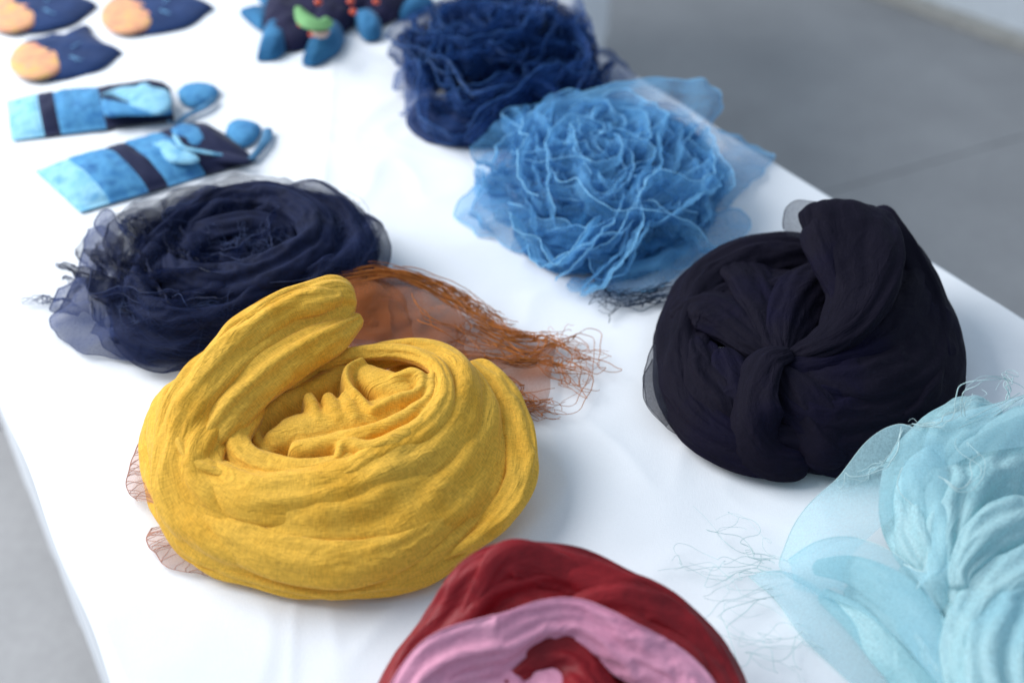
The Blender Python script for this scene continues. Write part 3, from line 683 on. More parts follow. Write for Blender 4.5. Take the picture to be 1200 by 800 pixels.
for k, (a_, b_) in enumerate((([(775, 385, 2.5), (757, 425, 2), (757, 465, 1.2), (775, 495, .5), (810, 521, .4)], [(800, 390, 3), (785, 430, 2.5), (785, 460, 2), (800, 485, 1.2), (830, 505, 1)]),
                              ([(765, 420, 2.5), (753, 445, 2.2), (760, 480, 1.8), (780, 500, 1)], [(800, 420, 3), (790, 440, 2.5), (790, 470, 2), (800, 490, 1.6)]),
                              ([(918, 268, 6.6), (920, 246, 7.4), (934, 234, 8.2), (958, 236, 9)], [(925, 286, 6), (940, 280, 6.3), (955, 274, 6.8), (975, 268, 8)]))):
    g = S.add(a_, b_, .002, .001, 60, 50, 14, 30 + k); T.add(g[:, 0], .0005)
S.build('sheer_edge', sheerk, bs); T.build('hem', plain_mat('black_hem', (.03, .03, .045)), bs, kind='stuff')

# ------------------------------------------------------------------ crimson and pink scarf
red_m = cloth_mat('crimson_silk', (.19, .006, .010), (.26, .010, .015), scale=12, rough=.5, sheen=.03, weave=1300, weave_str=.2, grain=.12, c3=(.12, .004, .008), uv=True, spec=.25, crease=.0004)
pink_m = cloth_mat('pink_silk', (.68, .26, .38), (.74, .34, .46), scale=14, rough=.55, sheen=.2, weave=1300, weave_str=.25, grain=.10, uv=True, spec=.3, crease=.0005)
rs_ = thing('scarf', 'crimson silk scarf lined with pink, coiled at the near edge of the picture', 'scarf')
K = Cloth(70); b = K.band
b([(520, 900, 3.6, 2.4, 1.8, 0), (478, 846, 4.0, 2.2, 1.4, -8), (506, 790, 4.6, 2.5, 1.4, -22), (552, 738, 5.8, 2.8, 1.2, -38), (592, 696, 7.2, 3.0, 1.1, -46), (650, 700, 7.0, 3.0, 1.1, -44), (735, 730, 6.2, 3.0, 1.3, -40), (802, 772, 5.2, 2.8, 1.6, -20), (836, 826, 4.4, 2.5, 1.7, -5), (828, 890, 4, 2.5, 1.9, 0), (760, 940, 4, 2.6, 1.9, 0), (660, 960, 4, 2.6, 1.9, 0), (560, 935, 4, 2.4, 1.8, 0)], gv=.22, bend=.16, anchor=.006)
b([(545, 735, 6.0, .5, .3, -44), (575, 690, 7.6, 1.0, .45, -50), (598, 658, 8.9, 1.3, .5, -50), (645, 670, 8.1, 1.3, .45, -48), (700, 692, 7.2, .9, .4, -42), (750, 712, 6.6, .6, .35, -40)], gv=.2, sp=.0028, bend=.14)
b([(660, 722, 6.8, .7, .35, -44), (700, 712, 7.2, 1.2, .45, -45), (750, 716, 7.0, 1.4, .45, -42), (800, 742, 6.0, 1.3, .5, -32), (838, 785, 4.8, 1.1, .6, -15), (856, 835, 3.8, 1., .7, 0)], gv=.22, sp=.0028, bend=.14)
b([(560, 880, 3.8, 5, 2.4, 0), (740, 880, 3.8, 5, 2.4, 0)], gv=.04)
b([(680, 728, 6.8, .7, .4, -40), (730, 740, 6.7, 1.1, .5, -42), (790, 762, 6.0, 1.1, .5, -30), (828, 795, 5.0, .9, .5, -20)], gv=.18, sp=.0025)
# inner crimson fold
b([(585, 800, 4.8, 1.0, .5, 0), (620, 772, 5.8, 1.3, .45, -40), (665, 765, 6.2, 1.5, .45, -30), (698, 792, 5.8, 2.0, .5, 20), (720, 835, 5.0, 2.2, .6, 20)], gv=.16, sp=.0025)
b([(600, 775, 5.2, .9, .7, -50), (660, 752, 6.0, 1.1, .7, -55), (730, 775, 5.6, 1.3, .7, -50), (780, 812, 5.0, 1.2, .7, -30)], gv=.14, sp=.003)
K.build('outer_silk', red_m, rs_)
K = Cloth(90); b = K.band
b([(480, 855, 4.8, 1.2, .5, -10), (488, 805, 5.6, 1.2, .5, -25), (530, 772, 6.4, 1.5, .45, -48), (590, 756, 6.9, 1.5, .45, -54), (640, 730, 7.5, 1.15, .4, -58), (682, 732, 7.4, 1.2, .4, -56), (735, 762, 6.8, 1.4, .45, -50), (790, 792, 6.0, 1.4, .5, -35), (830, 835, 5.2, 1.3, .5, -20)], gv=.30, gu=.03, sp=.0025, bend=.08, anchor=.006, power=1.5)
b([(480, 840, 4.6, 1.2, .9, 0), (530, 800, 5.2, 1.6, .9, -30), (590, 790, 5.2, 1.4, .9, -20), (620, 810, 5, 1.4, .9, 0)], gv=.2, sp=.0028)
b([(585, 772, 4.9, .8, .4, 0), (630, 794, 5.1, 1.9, .45, -20), (650, 845, 4.8, 2.6, .6, 0)], gv=.12, sp=.0028, bend=.16)
b([(775, 775, 6.4, .9, .5, -20), (805, 800, 5.8, 1.3, .7, -20), (800, 850, 5, 1.5, .8, 0)], gv=.2, sp=.0028)
T = Tubes(); selvedge(T, K.bands[0], math.pi, .0006); selvedge(T, K.bands[0], 0, .0006); selvedge(T, K.bands[1], math.pi, .0006)
K.build('pink_lining', pink_m, rs_); T.build('pink_hem', pink_m, rs_, kind='stuff')

# ------------------------------------------------------------------ dark navy organza (left)
def cling(T, grids, n, r, seed, span=(.15, .5), off=.0015, wander=.25, vlo=.2, vhi=.8):
    """threads that lie along a length of folded cloth"""
    rs = np.random.RandomState(seed)
    for i in range(n):
        p = grids[i % len(grids)]; nu, nv = p.shape[:2]
        l = rs.uniform(*span); u0 = rs.rand() * (1 - l); v0 = rs.uniform(vlo, vhi); m = 40
        k = np.linspace(0, 1, m); u = (u0 + l * k) * (nu - 2)
        v = np.clip(v0 + wander * noise(k * 2.2 + i, np.full(m, i * .37), seed) + wander * .3 * noise(k * 7 + i, np.full(m, i * .37), seed + 1), .03, .97) * (nv - 2)
        ui = u.astype(int); vi = v.astype(int); fu = (u - ui)[:, None]; fv = (v - vi)[:, None]
        c = (p[ui, vi] * (1 - fu) + p[ui + 1, vi] * fu) * (1 - fv) + (p[ui, vi + 1] * (1 - fu) + p[ui + 1, vi + 1] * fu) * fv
        cen = p.mean(1)[ui]; d = c - cen; d /= np.linalg.norm(d, axis=1)[:, None] + 1e-9
        c = c + d * (off * (1 + .8 * noise(k * 5, np.full(m, i * .9), seed + 5)))[:, None]
        T.add(c, r * rs.uniform(.6, 1.3), 3)
navy_m = cloth_mat('ink_blue_cloth', (.0045, .0065, .020), (.008, .012, .038), scale=16, rough=.75, sheen=.12, sheen_col=(.4, .5, 1), weave=900, grain=.25, c3=(.004, .005, .014), uv=True, spec=.1)
navy_s = cloth_mat('ink_blue_organza', (.008, .014, .052), (.014, .024, .085), scale=16, rough=.7, sheen=.05, sheen_col=(.5, .6, 1), grain=.2, alpha=.36, alpha_edge=.85, trans=.25)
navy_t = plain_mat('ink_blue_thread', (.030, .048, .125), var=.4, scale=50)
ns = thing('scarf', 'dark ink-blue crinkled organza scarf in a ring behind the mustard one', 'scarf')
K = Cloth(110); b = K.band
ring = [(300, 232, 5.4, 2.4, 2.2, 0), (235, 250, 5.0, 2.4, 2.1, 0), (190, 290, 4.4, 2.4, 2, -10), (160, 335, 3.8, 2.4, 1.9, -20), (180, 375, 3.6, 2.5, 1.8, -20), (250, 372, 3.8, 2.8, 1.9, -25), (330, 345, 4.4, 3.0, 2.2, -25), (395, 312, 5, 3, 2.4, -20), (415, 268, 5.6, 2.8, 2.4, -10), (375, 238, 5.8, 2.6, 2.4, 0), (300, 232, 5.4, 2.4, 2.2, 0)]
b(ring, gv=.3, bend=.07, anchor=.007)
b([(250, 300, 3.0, 4, 1.6, 0), (340, 290, 3.2, 4, 1.6, 0)], gv=.1)
b([(240, 290, 4.2, 1.4, .8, 0), (290, 275, 4.6, 1.8, .9, 10), (335, 290, 4.0, 1.6, .8, 0), (300, 312, 4.4, 1.3, .7, -10), (250, 318, 4.2, 1.1, .7, 0)], gv=.3, sp=.003)
b([(200, 300, 5.2, 1.2, 1, -20), (215, 330, 5.4, 1.7, 1.2, -30), (280, 338, 5.8, 2.0, 1.2, -35), (345, 318, 6.4, 2.0, 1.3, -35), (385, 280, 6.9, 1.8, 1.3, -25), (370, 245, 7.0, 1.6, 1.3, -10), (320, 225, 6.8, 1.6, 1.3, 0), (260, 232, 6.2, 1.5, 1.2, 0), (215, 262, 5.4, 1.3, 1.1, 0)], gv=.3, sp=.003, bend=.07)
b([(215, 280, 4.4, 1.3, 1, 0), (255, 265, 5.4, 1.6, 1.2, 10), (310, 258, 5.6, 1.5, 1.2, 10), (345, 275, 5.2, 1.2, 1, 0), (320, 300, 4.6, 1.1, .9, -10), (260, 308, 4.4, 1.0, .8, -10)], gv=.25, sp=.003)
K.build('cloth', navy_m, ns)
T = Tubes(); cling(T, [K.bands[0], K.bands[2], K.bands[0]], 210, .00038, 5, off=.0022); cling(T, [K.bands[0], K.bands[2]], 40, .0004, 8, off=.008, span=(.1, .25))
K2 = Cloth(130); b = K2.band
b([(r_[0], r_[1] - 4, r_[2] + .9, r_[3] + .7, r_[4] + .5, r_[5]) for r_ in ring], gv=.35, bend=.05, anchor=.006, ups=1, wob=.25)
K2.build('sheer_layer', navy_s, ns)
S = Sheets()
for k, (a_, b_) in enumerate((([(140, 305, 3.2), (118, 275, 4.2), (125, 256, 5), (140, 262, 5), (150, 285, 4.6)], [(150, 350, 3), (150, 330, 3.2), (155, 310, 3.5), (160, 300, 3.6), (165, 300, 3.6)]),
        ([(110, 275, 3.6), (98, 320, 2.6), (88, 350, 1.4), (75, 372, .6), (62, 385, .3), (75, 405, .3), (110, 425, .3), (160, 434, .3)], [(150, 290, 3.4), (150, 320, 3.2), (150, 345, 3), (145, 360, 2.6), (140, 370, 2.4), (150, 385, 2.2), (170, 395, 2), (190, 400, 2)]),
        ([(90, 340, 2), (70, 352, 1.5), (66, 370, 1), (85, 380, .6), (100, 378, .4)], [(130, 340, 2.6), (115, 350, 2.2), (110, 360, 1.6), (112, 372, 1), (115, 378, .8)]),
        ([(230, 420, .4), (200, 432, .3), (150, 428, .3), (110, 400, .8)], [(250, 395, 1.5), (210, 400, 1.6), (170, 395, 1.8), (140, 380, 2)]))):
    g = S.add(a_, b_, .006, .005, 45, 70, 26, 40 + k); T.add(g[:, 0], .0007)
S.build('sheer_corner', cloth_mat('ink_blue_veil', (.03, .05, .15), (.045, .07, .20), scale=16, alpha=.5, alpha_edge=.95, trans=.35, grain=.12), ns)
strands(T, [[(80, 362, 1), (60, 358, .6), (45, 360, .4), (30, 362, .3)], [(100, 370, 1.2), (80, 362, .8), (60, 365, .5), (45, 356, .4)], [(75, 345, 2), (85, 335, 2.4), (95, 350, 2), (80, 365, .8)]], 16, .0015, .0005, 9, wig=.002, curl=.003)
strands(T, [[(165, 290, 5), (150, 275, 5.6), (165, 262, 5.6), (178, 285, 5.4)], [(210, 275, 5.2), (200, 262, 5.4), (220, 250, 5.6), (250, 240, 5.8)]], 18, .002, .00042, 10, wig=.002, curl=.002)
T.build('thread', navy_t, ns, kind='stuff')

ns.location = (-.008, .012, 0)
# ------------------------------------------------------------------ organza rosettes
def ruffle_heap(name_thing, outline_c, R_px, h, n, seed, mat, hemmat, hem_r, len_rng=(.05, .11), tall=(.012, .026), hollow=0.):
    cx, cy = P(outline_c[0], outline_c[1], 0)[:2]; rs = np.random.RandomState(seed)
    S = Sheets(); T = Tubes(); rx, ry = R_px
    for i in range(n):
        r = math.sqrt((i + .5) / n) * .93 if i % 3 else rs.rand() * .8; a0 = i * 2.399 + rs.rand() * .6
        L = rs.uniform(*len_rng); m = 70; k = np.linspace(-.5, .5, m)
        da = L / (max(.25, r) * rx) * rs.choice([-1, 1]); ang = a0 + da * k
        fq = L / .050; mean = noise(k * fq + i * 3.1, np.full(m, i * .77), seed) * 1.0 + noise(k * fq * 2.3 + i * 3.1, np.full(m, i * .77), seed + 1) * .22
        rr = np.clip(r + mean * .20 + k * rs.uniform(-.6, .6), 0, 1.05)
        rr0 = rr; rr = rr * (1 + .16 * noise(np.cos(ang) * 1.3 + seed, np.sin(ang) * 1.3, seed + 20))
        X = cx + rx * rr * np.cos(ang); Yy = cy + ry * rr * np.sin(ang)
        dome = h * np.sqrt(np.clip(1 - rr ** 2 * .92, 0.02, 1)) * (1 + .12 * noise(X * 30, Yy * 30, seed + 3)) * (1 - hollow * np.exp(-(rr / .4) ** 2))
        H = rs.uniform(*tall) * (1 - .0 * rr) * (.6 + .4 * np.sin(np.linspace(.15, 3.0, m)))
        lean = rs.uniform(-.3, 1.2) * (.3 + rr) + .5 * noise(k * 4 + i, np.full(m, i * .2), seed + 7)
        ox = np.cos(ang); oy = np.sin(ang)
        A = np.stack([X - ox * .006, Yy - oy * .006, np.maximum(TOP + .002, TOP + dome - .022)], 1)
        B = np.stack([X + ox * H * lean * .8, Yy + oy * H * lean * .8, TOP + np.maximum(.003, dome - .006 + H * (1 - .35 * np.abs(lean)))], 1)
        ss = np.linspace(0, 1, 12)[None, :, None]; g = A[:, None] * (1 - ss) + B[:, None] * ss
        bow = .006 * rs.uniform(-1, 1); g[:, :, 0] += bow * np.sin(ss[0, :, 0] * math.pi)[None] * ox[:, None]; g[:, :, 1] += bow * np.sin(ss[0, :, 0] * math.pi)[None] * oy[:, None]
        g = settle(g, .05, .22, 40, .02, .09, .0006, seed + i, 0)
        for ax_ in range(3): g[..., ax_] += .0022 * noise(g[..., 0] * 75 + ax_ * 7, g[..., 1] * 75 + g[..., 2] * 75, seed + 31)
        b0 = len(S.v); nu, nv = g.shape[:2]; S.v += [tuple(q) for q in g.reshape(-1, 3)]
        for x in range(nu - 1):
            for y in range(nv - 1):
                q = b0 + x * nv + y; S.f.append((q, q + nv, q + nv + 1, q + 1))
        if rs.rand() < .4: T.add(g[:, -1], hem_r * rs.uniform(.5, 1.2), 4, False)
    return S, T
nvr = cloth_mat('ink_blue_ruffle', (.007, .012, .045), (.014, .024, .085), scale=20, rough=.7, sheen=.1, grain=.1, alpha=.34, alpha_edge=.8, trans=.3)
S, T = ruffle_heap('x', (275, 338), (.138, .118), .060, 52, 25, nvr, None, .00045, len_rng=(.06, .20), tall=(.012, .03), hollow=.55)
S.build('ruffle', nvr, ns, kind='stuff'); T.build('hem', plain_mat('ink_blue_hem', (.022, .035, .10), var=.3), ns, kind='stuff')
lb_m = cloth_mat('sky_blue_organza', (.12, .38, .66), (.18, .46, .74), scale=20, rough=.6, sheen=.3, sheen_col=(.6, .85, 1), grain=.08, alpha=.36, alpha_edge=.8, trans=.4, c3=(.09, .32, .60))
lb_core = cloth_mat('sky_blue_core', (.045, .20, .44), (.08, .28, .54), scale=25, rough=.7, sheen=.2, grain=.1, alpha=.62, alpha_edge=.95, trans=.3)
lb_hem = plain_mat('sky_blue_hem', (.26, .57, .84), var=.2)
ls = thing('scarf', 'sky blue organza scarf ruffled into a rosette with pale rolled hems', 'scarf')
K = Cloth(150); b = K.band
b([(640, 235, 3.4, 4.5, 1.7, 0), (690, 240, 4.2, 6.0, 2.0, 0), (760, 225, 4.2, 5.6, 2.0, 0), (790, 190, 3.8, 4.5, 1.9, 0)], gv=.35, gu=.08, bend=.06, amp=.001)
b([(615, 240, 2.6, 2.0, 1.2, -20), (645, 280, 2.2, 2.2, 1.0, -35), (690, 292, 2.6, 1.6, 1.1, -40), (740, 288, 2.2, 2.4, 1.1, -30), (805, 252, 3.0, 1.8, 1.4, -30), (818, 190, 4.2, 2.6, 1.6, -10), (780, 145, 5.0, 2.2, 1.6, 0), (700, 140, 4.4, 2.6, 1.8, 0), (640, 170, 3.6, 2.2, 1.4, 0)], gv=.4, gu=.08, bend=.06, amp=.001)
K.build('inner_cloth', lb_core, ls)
S, T = ruffle_heap('x', (703, 234), (.128, .150), .058, 96, 5, lb_m, lb_hem, .0005, len_rng=(.05, .16), tall=(.018, .040))
# outer sheer lengths and the wide back fold
def addsh(S, T, rows, seed, hem=.0006, amp=.0055, sc=42, bulge=.006):
    for k, (a_, b_) in enumerate(rows):
        g = S.add(a_, b_, bulge, amp, sc, 60, 20, seed + k)
        if hem: T.add(g[:, 0], hem)
addsh(S, T, [([(600, 150, 5), (650, 115, 6.5), (720, 96, 7.5), (790, 92, 7.5), (835, 102, 7), (848, 125, 6), (830, 150, 5)], [(620, 170, 5), (670, 150, 5.5), (720, 140, 6), (780, 135, 6), (810, 140, 6), (815, 150, 5.6), (812, 160, 5)]),
             ([(560, 215, .6), (535, 240, .5), (545, 262, .3), (590, 285, .3), (640, 305, .4), (690, 318, .5)], [(600, 200, 3.5), (590, 225, 3), (600, 240, 3), (630, 255, 3), (660, 270, 2.6), (700, 280, 2.4)]),
             ([(845, 150, 2), (895, 175, .4), (902, 190, .3), (870, 225, .3), (850, 250, .3)], [(810, 160, 4), (820, 190, 3), (820, 205, 3), (815, 230, 2.6), (800, 250, 2)]),
             ([(820, 250, 1.4), (865, 248, 1.0), (880, 262, .8), (845, 300, .6), (790, 320, .5)], [(770, 270, 2), (790, 280, 2), (790, 290, 1.8), (770, 305, 1), (745, 325, .6)]),
             ([(690, 300, 2.4), (700, 330, .8), (740, 345, .5), (790, 330, .5), (810, 300, 1)], [(710, 285, 3), (725, 295, 2.4), (750, 300, 2), (770, 295, 2), (780, 285, 2)]),
             ([(560, 190, 2.4), (556, 215, 1.6), (565, 240, 1.2), (600, 265, 1)], [(600, 175, 4), (590, 205, 3), (600, 225, 3), (620, 245, 2.6)]),
             ([(600, 235, 3.5), (660, 262, 3.6), (720, 270, 3.8), (790, 240, 4.6), (830, 190, 5.4)], [(600, 265, 1.4), (660, 300, 1.2), (725, 305, 1.4), (800, 275, 2.2), (838, 215, 3)]),
             ([(640, 270, 3.2), (700, 262, 4.4), (760, 235, 5.2), (820, 195, 5.8)], [(650, 290, 2), (710, 285, 3), (775, 258, 4), (832, 212, 4.4)])], 60, .0007)
# the little roll at the front
K = Cloth(170); K.band([(690, 300, 1.8, 1.1, 1.0, -20), (715, 288, 2.8, 1.6, 1.3, -30), (740, 282, 3.2, 1.7, 1.4, -30), (760, 292, 2.6, 1.3, 1.2, -20)], gv=.2, sp=.003); K.build('rolled_corner', lb_m, ls)
cling(T, K.bands, 8, .0006, 3, off=.0006)
S.build('ruffle', lb_m, ls, kind='stuff'); T.build('hem', lb_hem, ls, kind='stuff')
T = Tubes()
strands(T, [[(800, 335, .6), (760, 345, .4), (720, 350, .4), (690, 345, .3)], [(790, 340, .6), (750, 352, .4), (715, 360, .3), (700, 368, .2)], [(800, 345, .5), (770, 355, .3), (740, 358, .3), (710, 345, .4)]], 22, .004, .0006, 12, wig=.004, curl=.004)
strands(T, [[(720, 345, .5), (705, 338, .6), (694, 335, .4), (700, 350, .3)]], 6, .002, .0006, 13, wig=.002, curl=.003)
T.build('fringe', plain_mat('dark_fringe', (.03, .05, .09), var=.4), ls, kind='stuff')

nb_m = cloth_mat('royal_navy_organza', (.012, .045, .17), (.022, .075, .25), scale=20, rough=.6, sheen=.25, sheen_col=(.5, .7, 1), grain=.1, alpha=.5, alpha_edge=.9, trans=.3)
nb_core = cloth_mat('royal_navy_core', (.006, .018, .07), (.011, .034, .12), scale=25, rough=.7, sheen=.15, grain=.1)
nb_hem = plain_mat('royal_navy_hem', (.04, .12, .32), var=.3)
n2 = thing('scarf', 'royal navy organza scarf heaped in ruffles at the far end, behind the sky blue one', 'scarf')
K = Cloth(180); b = K.band
b([(530, 110, 3.6, 4.5, 1.8, 0), (590, 95, 5, 6.0, 2.4, 0), (640, 90, 4.5, 5, 2.2, 0)], gv=.4, gu=.08, bend=.06, amp=.001)
b([(492, 110, 3, 2.2, 1.4, -10), (515, 138, 2.2, 2.4, 1.1, -30), (570, 142, 2.6, 2.0, 1.2, -30), (640, 125, 3.2, 2.4, 1.5, -20), (670, 85, 5, 2.8, 2.4, 0), (640, 45, 6, 3, 2.6, 0), (570, 25, 7.2, 3.2, 3, 0), (520, 40, 6.4, 3, 2.6, 0), (495, 75, 5, 2.8, 2.2, 0)], gv=.4, gu=.08, bend=.06, amp=.001)
K.build('inner_cloth', nb_core, n2)
S, T = ruffle_heap('x', (587, 108), (.130, .140), .080, 84, 15, nb_m, nb_hem, .0005, len_rng=(.05, .16), tall=(.02, .048))
addsh(S, T, [([(500, 40, 6), (480, 70, 4), (462, 90, 1.5), (470, 115, .6), (490, 145, .3)], [(520, 60, 6), (500, 80, 5), (500, 100, 4), (505, 115, 4), (510, 130, 3)]),
             ([(470, 130, .5), (500, 162, .3), (530, 172, .3), (560, 160, .5)], [(510, 120, 3), (530, 140, 2.6), (545, 145, 2.4), (570, 145, 2)]),
             ([(690, 60, 4), (720, 62, 3), (745, 95, .4), (700, 110, .5)], [(670, 70, 5), (680, 85, 4), (685, 100, 3), (670, 115, 2)]),
             ([(500, 30, 8), (540, 0, 10), (600, 5, 9.6), (650, 35, 8), (700, 75, 5)], [(510, 60, 6), (550, 40, 8), (600, 45, 8), (640, 65, 6.6), (680, 100, 4)])], 80, .0006)
S.build('ruffle', nb_m, n2, kind='stuff'); T.build('hem', nb_hem, n2, kind='stuff')

# ------------------------------------------------------------------ aqua scarf
aq_m = cloth_mat('aqua_silk', (.38, .66, .71), (.52, .77, .80), scale=9, rough=.42, sheen=.2, sheen_col=(.8, 1, 1), weave=1300, weave_str=.2, grain=.05, c3=(.40, .68, .75), alpha=.80, alpha_edge=1.0, trans=.3, uv=True, spec=.3, crease=.00045)
aq_s = cloth_mat('aqua_organza', (.46, .74, .82), (.54, .80, .86), scale=12, rough=.55, sheen=.2, sheen_col=(.8, 1, 1), weave=1400, grain=.05, alpha=.40, alpha_edge=.8, trans=.4)
aq_t = plain_mat('aqua_thread', (.50, .66, .66), var=.2)
aq = thing('scarf', 'pale aqua silk scarf with long loose threads at the lower right corner', 'scarf')
K = Cloth(200); b = K.band
b([(1060, 640, 3.6, 5, 1.8, 0), (1150, 680, 4, 6, 2, 0), (1240, 700, 4, 6, 2, 0)], gv=.06)
b([(985, 690, 1.8, .8, .4, -20), (1010, 690, 2.6, 2.0, .8, -25), (1040, 700, 3.4, 3.0, 1.2, -28), (1072, 735, 3.8, 3.6, 1.8, -30), (1110, 780, 3.8, 3.6, 1.8, -30), (1170, 840, 3.8, 3.4, 1.8, -20)], gv=.26, bend=.09, caps=(4, 1))
b([(1180, 470, 4.4, 2.2, 1.6, 20), (1120, 515, 5.2, 2.6, 1.8, 20), (1085, 565, 5.8, 2.6, 1.8, 0), (1085, 620, 5.8, 2.2, 1.6, -20), (1110, 670, 5.2, 1.6, 1.3, -20), (1140, 740, 4.8, 1.4, 1.1, -20), (1160, 800, 4.4, 1.4, 1.1, 0)], gv=.28, bend=.08)
b([(1240, 470, 5, 2.4, 1.8, 0), (1180, 520, 6.4, 2.8, 2, 0), (1140, 570, 6.8, 2.3, 1.7, 10), (1122, 620, 6.6, 1.7, 1.4, 10), (1120, 665, 6.0, 1.2, 1.0, 0), (1135, 710, 5.4, 1.1, .9, 0), (1155, 770, 5, 1.1, .9, 0)], gv=.28, bend=.08)
b([(1270, 590, 6, 2.2, 1.6, 0), (1205, 610, 7.4, 1.9, 1.5, 30), (1160, 632, 7.4, 1.4, 1.1, 30), (1132, 662, 6.8, .8, .7, 10), (1128, 690, 6.2, .6, .5, 0)], gv=.2, sp=.003)
b([(1280, 620, 6, 1.6, 1.2, 0), (1225, 650, 7.2, 1.9, 1.4, 0), (1180, 680, 7.0, 2.0, 1.4, 0), (1145, 730, 6.2, 1.5, 1.2, 0), (1140, 780, 5.6, 1.3, 1.1, 0), (1160, 840, 5, 1.3, 1.1, 0)], gv=.28, bend=.08)
b([(1260, 670, 7.2, 2.4, 1.7, 0), (1205, 730, 7.4, 3.0, 2, 0), (1195, 790, 6.8, 2.8, 1.9, 0), (1230, 850, 6, 2.6, 1.8, 0)], gv=.28, bend=.08)
for k in range(3):
    b([(1100 + 9 * k, 640, 5.2 + .2 * k, .5, .45, 0), (1106 + 9 * k, 680, 5.2, .6, .5, 0), (1125 + 9 * k, 720, 5.0, .55, .5, 0), (1148 + 8 * k, 770, 4.6, .5, .45, 0)], sp=.0022, gv=.08)
b([(950, 660, 1.6, .5, .3, -10), (1000, 665, 2.8, 1.0, .35, -30), (1050, 695, 3.9, 1.3, .4, -35), (1085, 740, 4.2, 1.4, .4, -35), (1130, 800, 4.2, 1.4, .4, -30)], sp=.003, gv=.15)
b([(960, 690, 1.2, .5, .3, -20), (1000, 720, 2.2, .9, .35, -35), (1040, 765, 2.8, 1.0, .4, -35), (1090, 820, 3.0, 1.0, .4, -35)], sp=.003, gv=.15)
K.build('cloth', aq_m, aq)
S = Sheets(); T = Tubes()
addsh(S, T, [([(1080, 503, 6.5), (1050, 498, 6.2), (1020, 512, 5.6), (985, 555, 4), (940, 600, 2.4), (917, 640, 1.4), (914, 668, .8), (960, 695, .6)], [(1110, 530, 6), (1095, 545, 6), (1080, 560, 5.8), (1050, 600, 5), (1020, 630, 4), (1000, 650, 3.2), (990, 668, 2.8), (990, 690, 2.4)]),
             ([(925, 655, 1.6), (960, 635, 2.6), (1000, 628, 3.6), (1040, 645, 4.2), (1075, 675, 4.6), (1100, 720, 4.6)], [(930, 690, 1), (970, 700, 2), (1010, 715, 2.6), (1050, 745, 3), (1080, 780, 3.2), (1110, 830, 3)]),
             ([(878, 676, .4), (910, 710, .3), (950, 755, .3), (1000, 800, .3), (1060, 850, .3)], [(930, 672, 1), (970, 700, 1.6), (1010, 730, 2), (1060, 780, 2), (1110, 830, 2)]),
             ([(1060, 540, 6), (1052, 570, 6), (1075, 600, 5.6), (1085, 650, 5.4), (1075, 690, 5)], [(1110, 520, 6.4), (1110, 560, 6.6), (1115, 600, 6.4), (1115, 640, 6), (1110, 670, 5.6)]),
             ([(1060, 660, 5), (1085, 668, 5.6), (1110, 655, 6), (1120, 640, 6.4)], [(1095, 720, 4.6), (1105, 715, 4.8), (1115, 700, 5), (1125, 690, 5.4)]),
             ([(1090, 495, 6.6), (1130, 480, 6.8), (1180, 468, 6.8), (1240, 450, 6)], [(1075, 540, 6), (1110, 545, 6.4), (1150, 530, 7), (1220, 520, 7)])], 120, .00045, amp=.0025, sc=22)
S.build('sheer_layer', aq_s, aq)
TT = Tubes(); TT.v, TT.f = T.v, T.f
strands(T, [[(1200, 460, 7.4), (1150, 490, 7.4), (1100, 500, 7), (1060, 500, 6.8)], [(1100, 560, 7), (1130, 575, 7.2), (1145, 540, 7.4), (1135, 520, 7.4)], [(1060, 500, 6.6), (1050, 540, 6), (1010, 560, 5), (985, 565, 4.4)],
            [(1125, 490, 7.2), (1128, 460, 9), (1155, 445, 10), (1180, 455, 8.5), (1182, 470, 7.4)], [(1180, 470, 7.4), (1185, 450, 9), (1200, 442, 9)], [(1070, 500, 6.8), (1100, 498, 7.6), (1120, 480, 8.4), (1150, 468, 8.4)],
            [(1000, 560, 4.4), (1030, 545, 5.2), (1050, 540, 5.8), (1040, 552, 5.4)]], 22, .002, .0004, 21, wig=.003, curl=.004, len_jit=.08)
strands(T, [[(915, 672, .6), (870, 665, .3), (820, 665, .3), (770, 660, .3)], [(915, 665, .5), (880, 655, .4), (865, 625, .4), (845, 600, .2)], [(930, 685, .6), (880, 680, .3), (855, 690, .3), (850, 700, .3), (900, 720, .3)],
            [(920, 690, .5), (870, 710, .3), (840, 730, .3), (870, 750, .3), (920, 745, .3)], [(960, 750, .4), (920, 740, .3), (900, 760, .3), (910, 785, .3)]], 22, .004, .00028, 22, wig=.006, curl=.008, len_jit=.1)
T.build('loose_thread', aq_t, aq, kind='stuff')

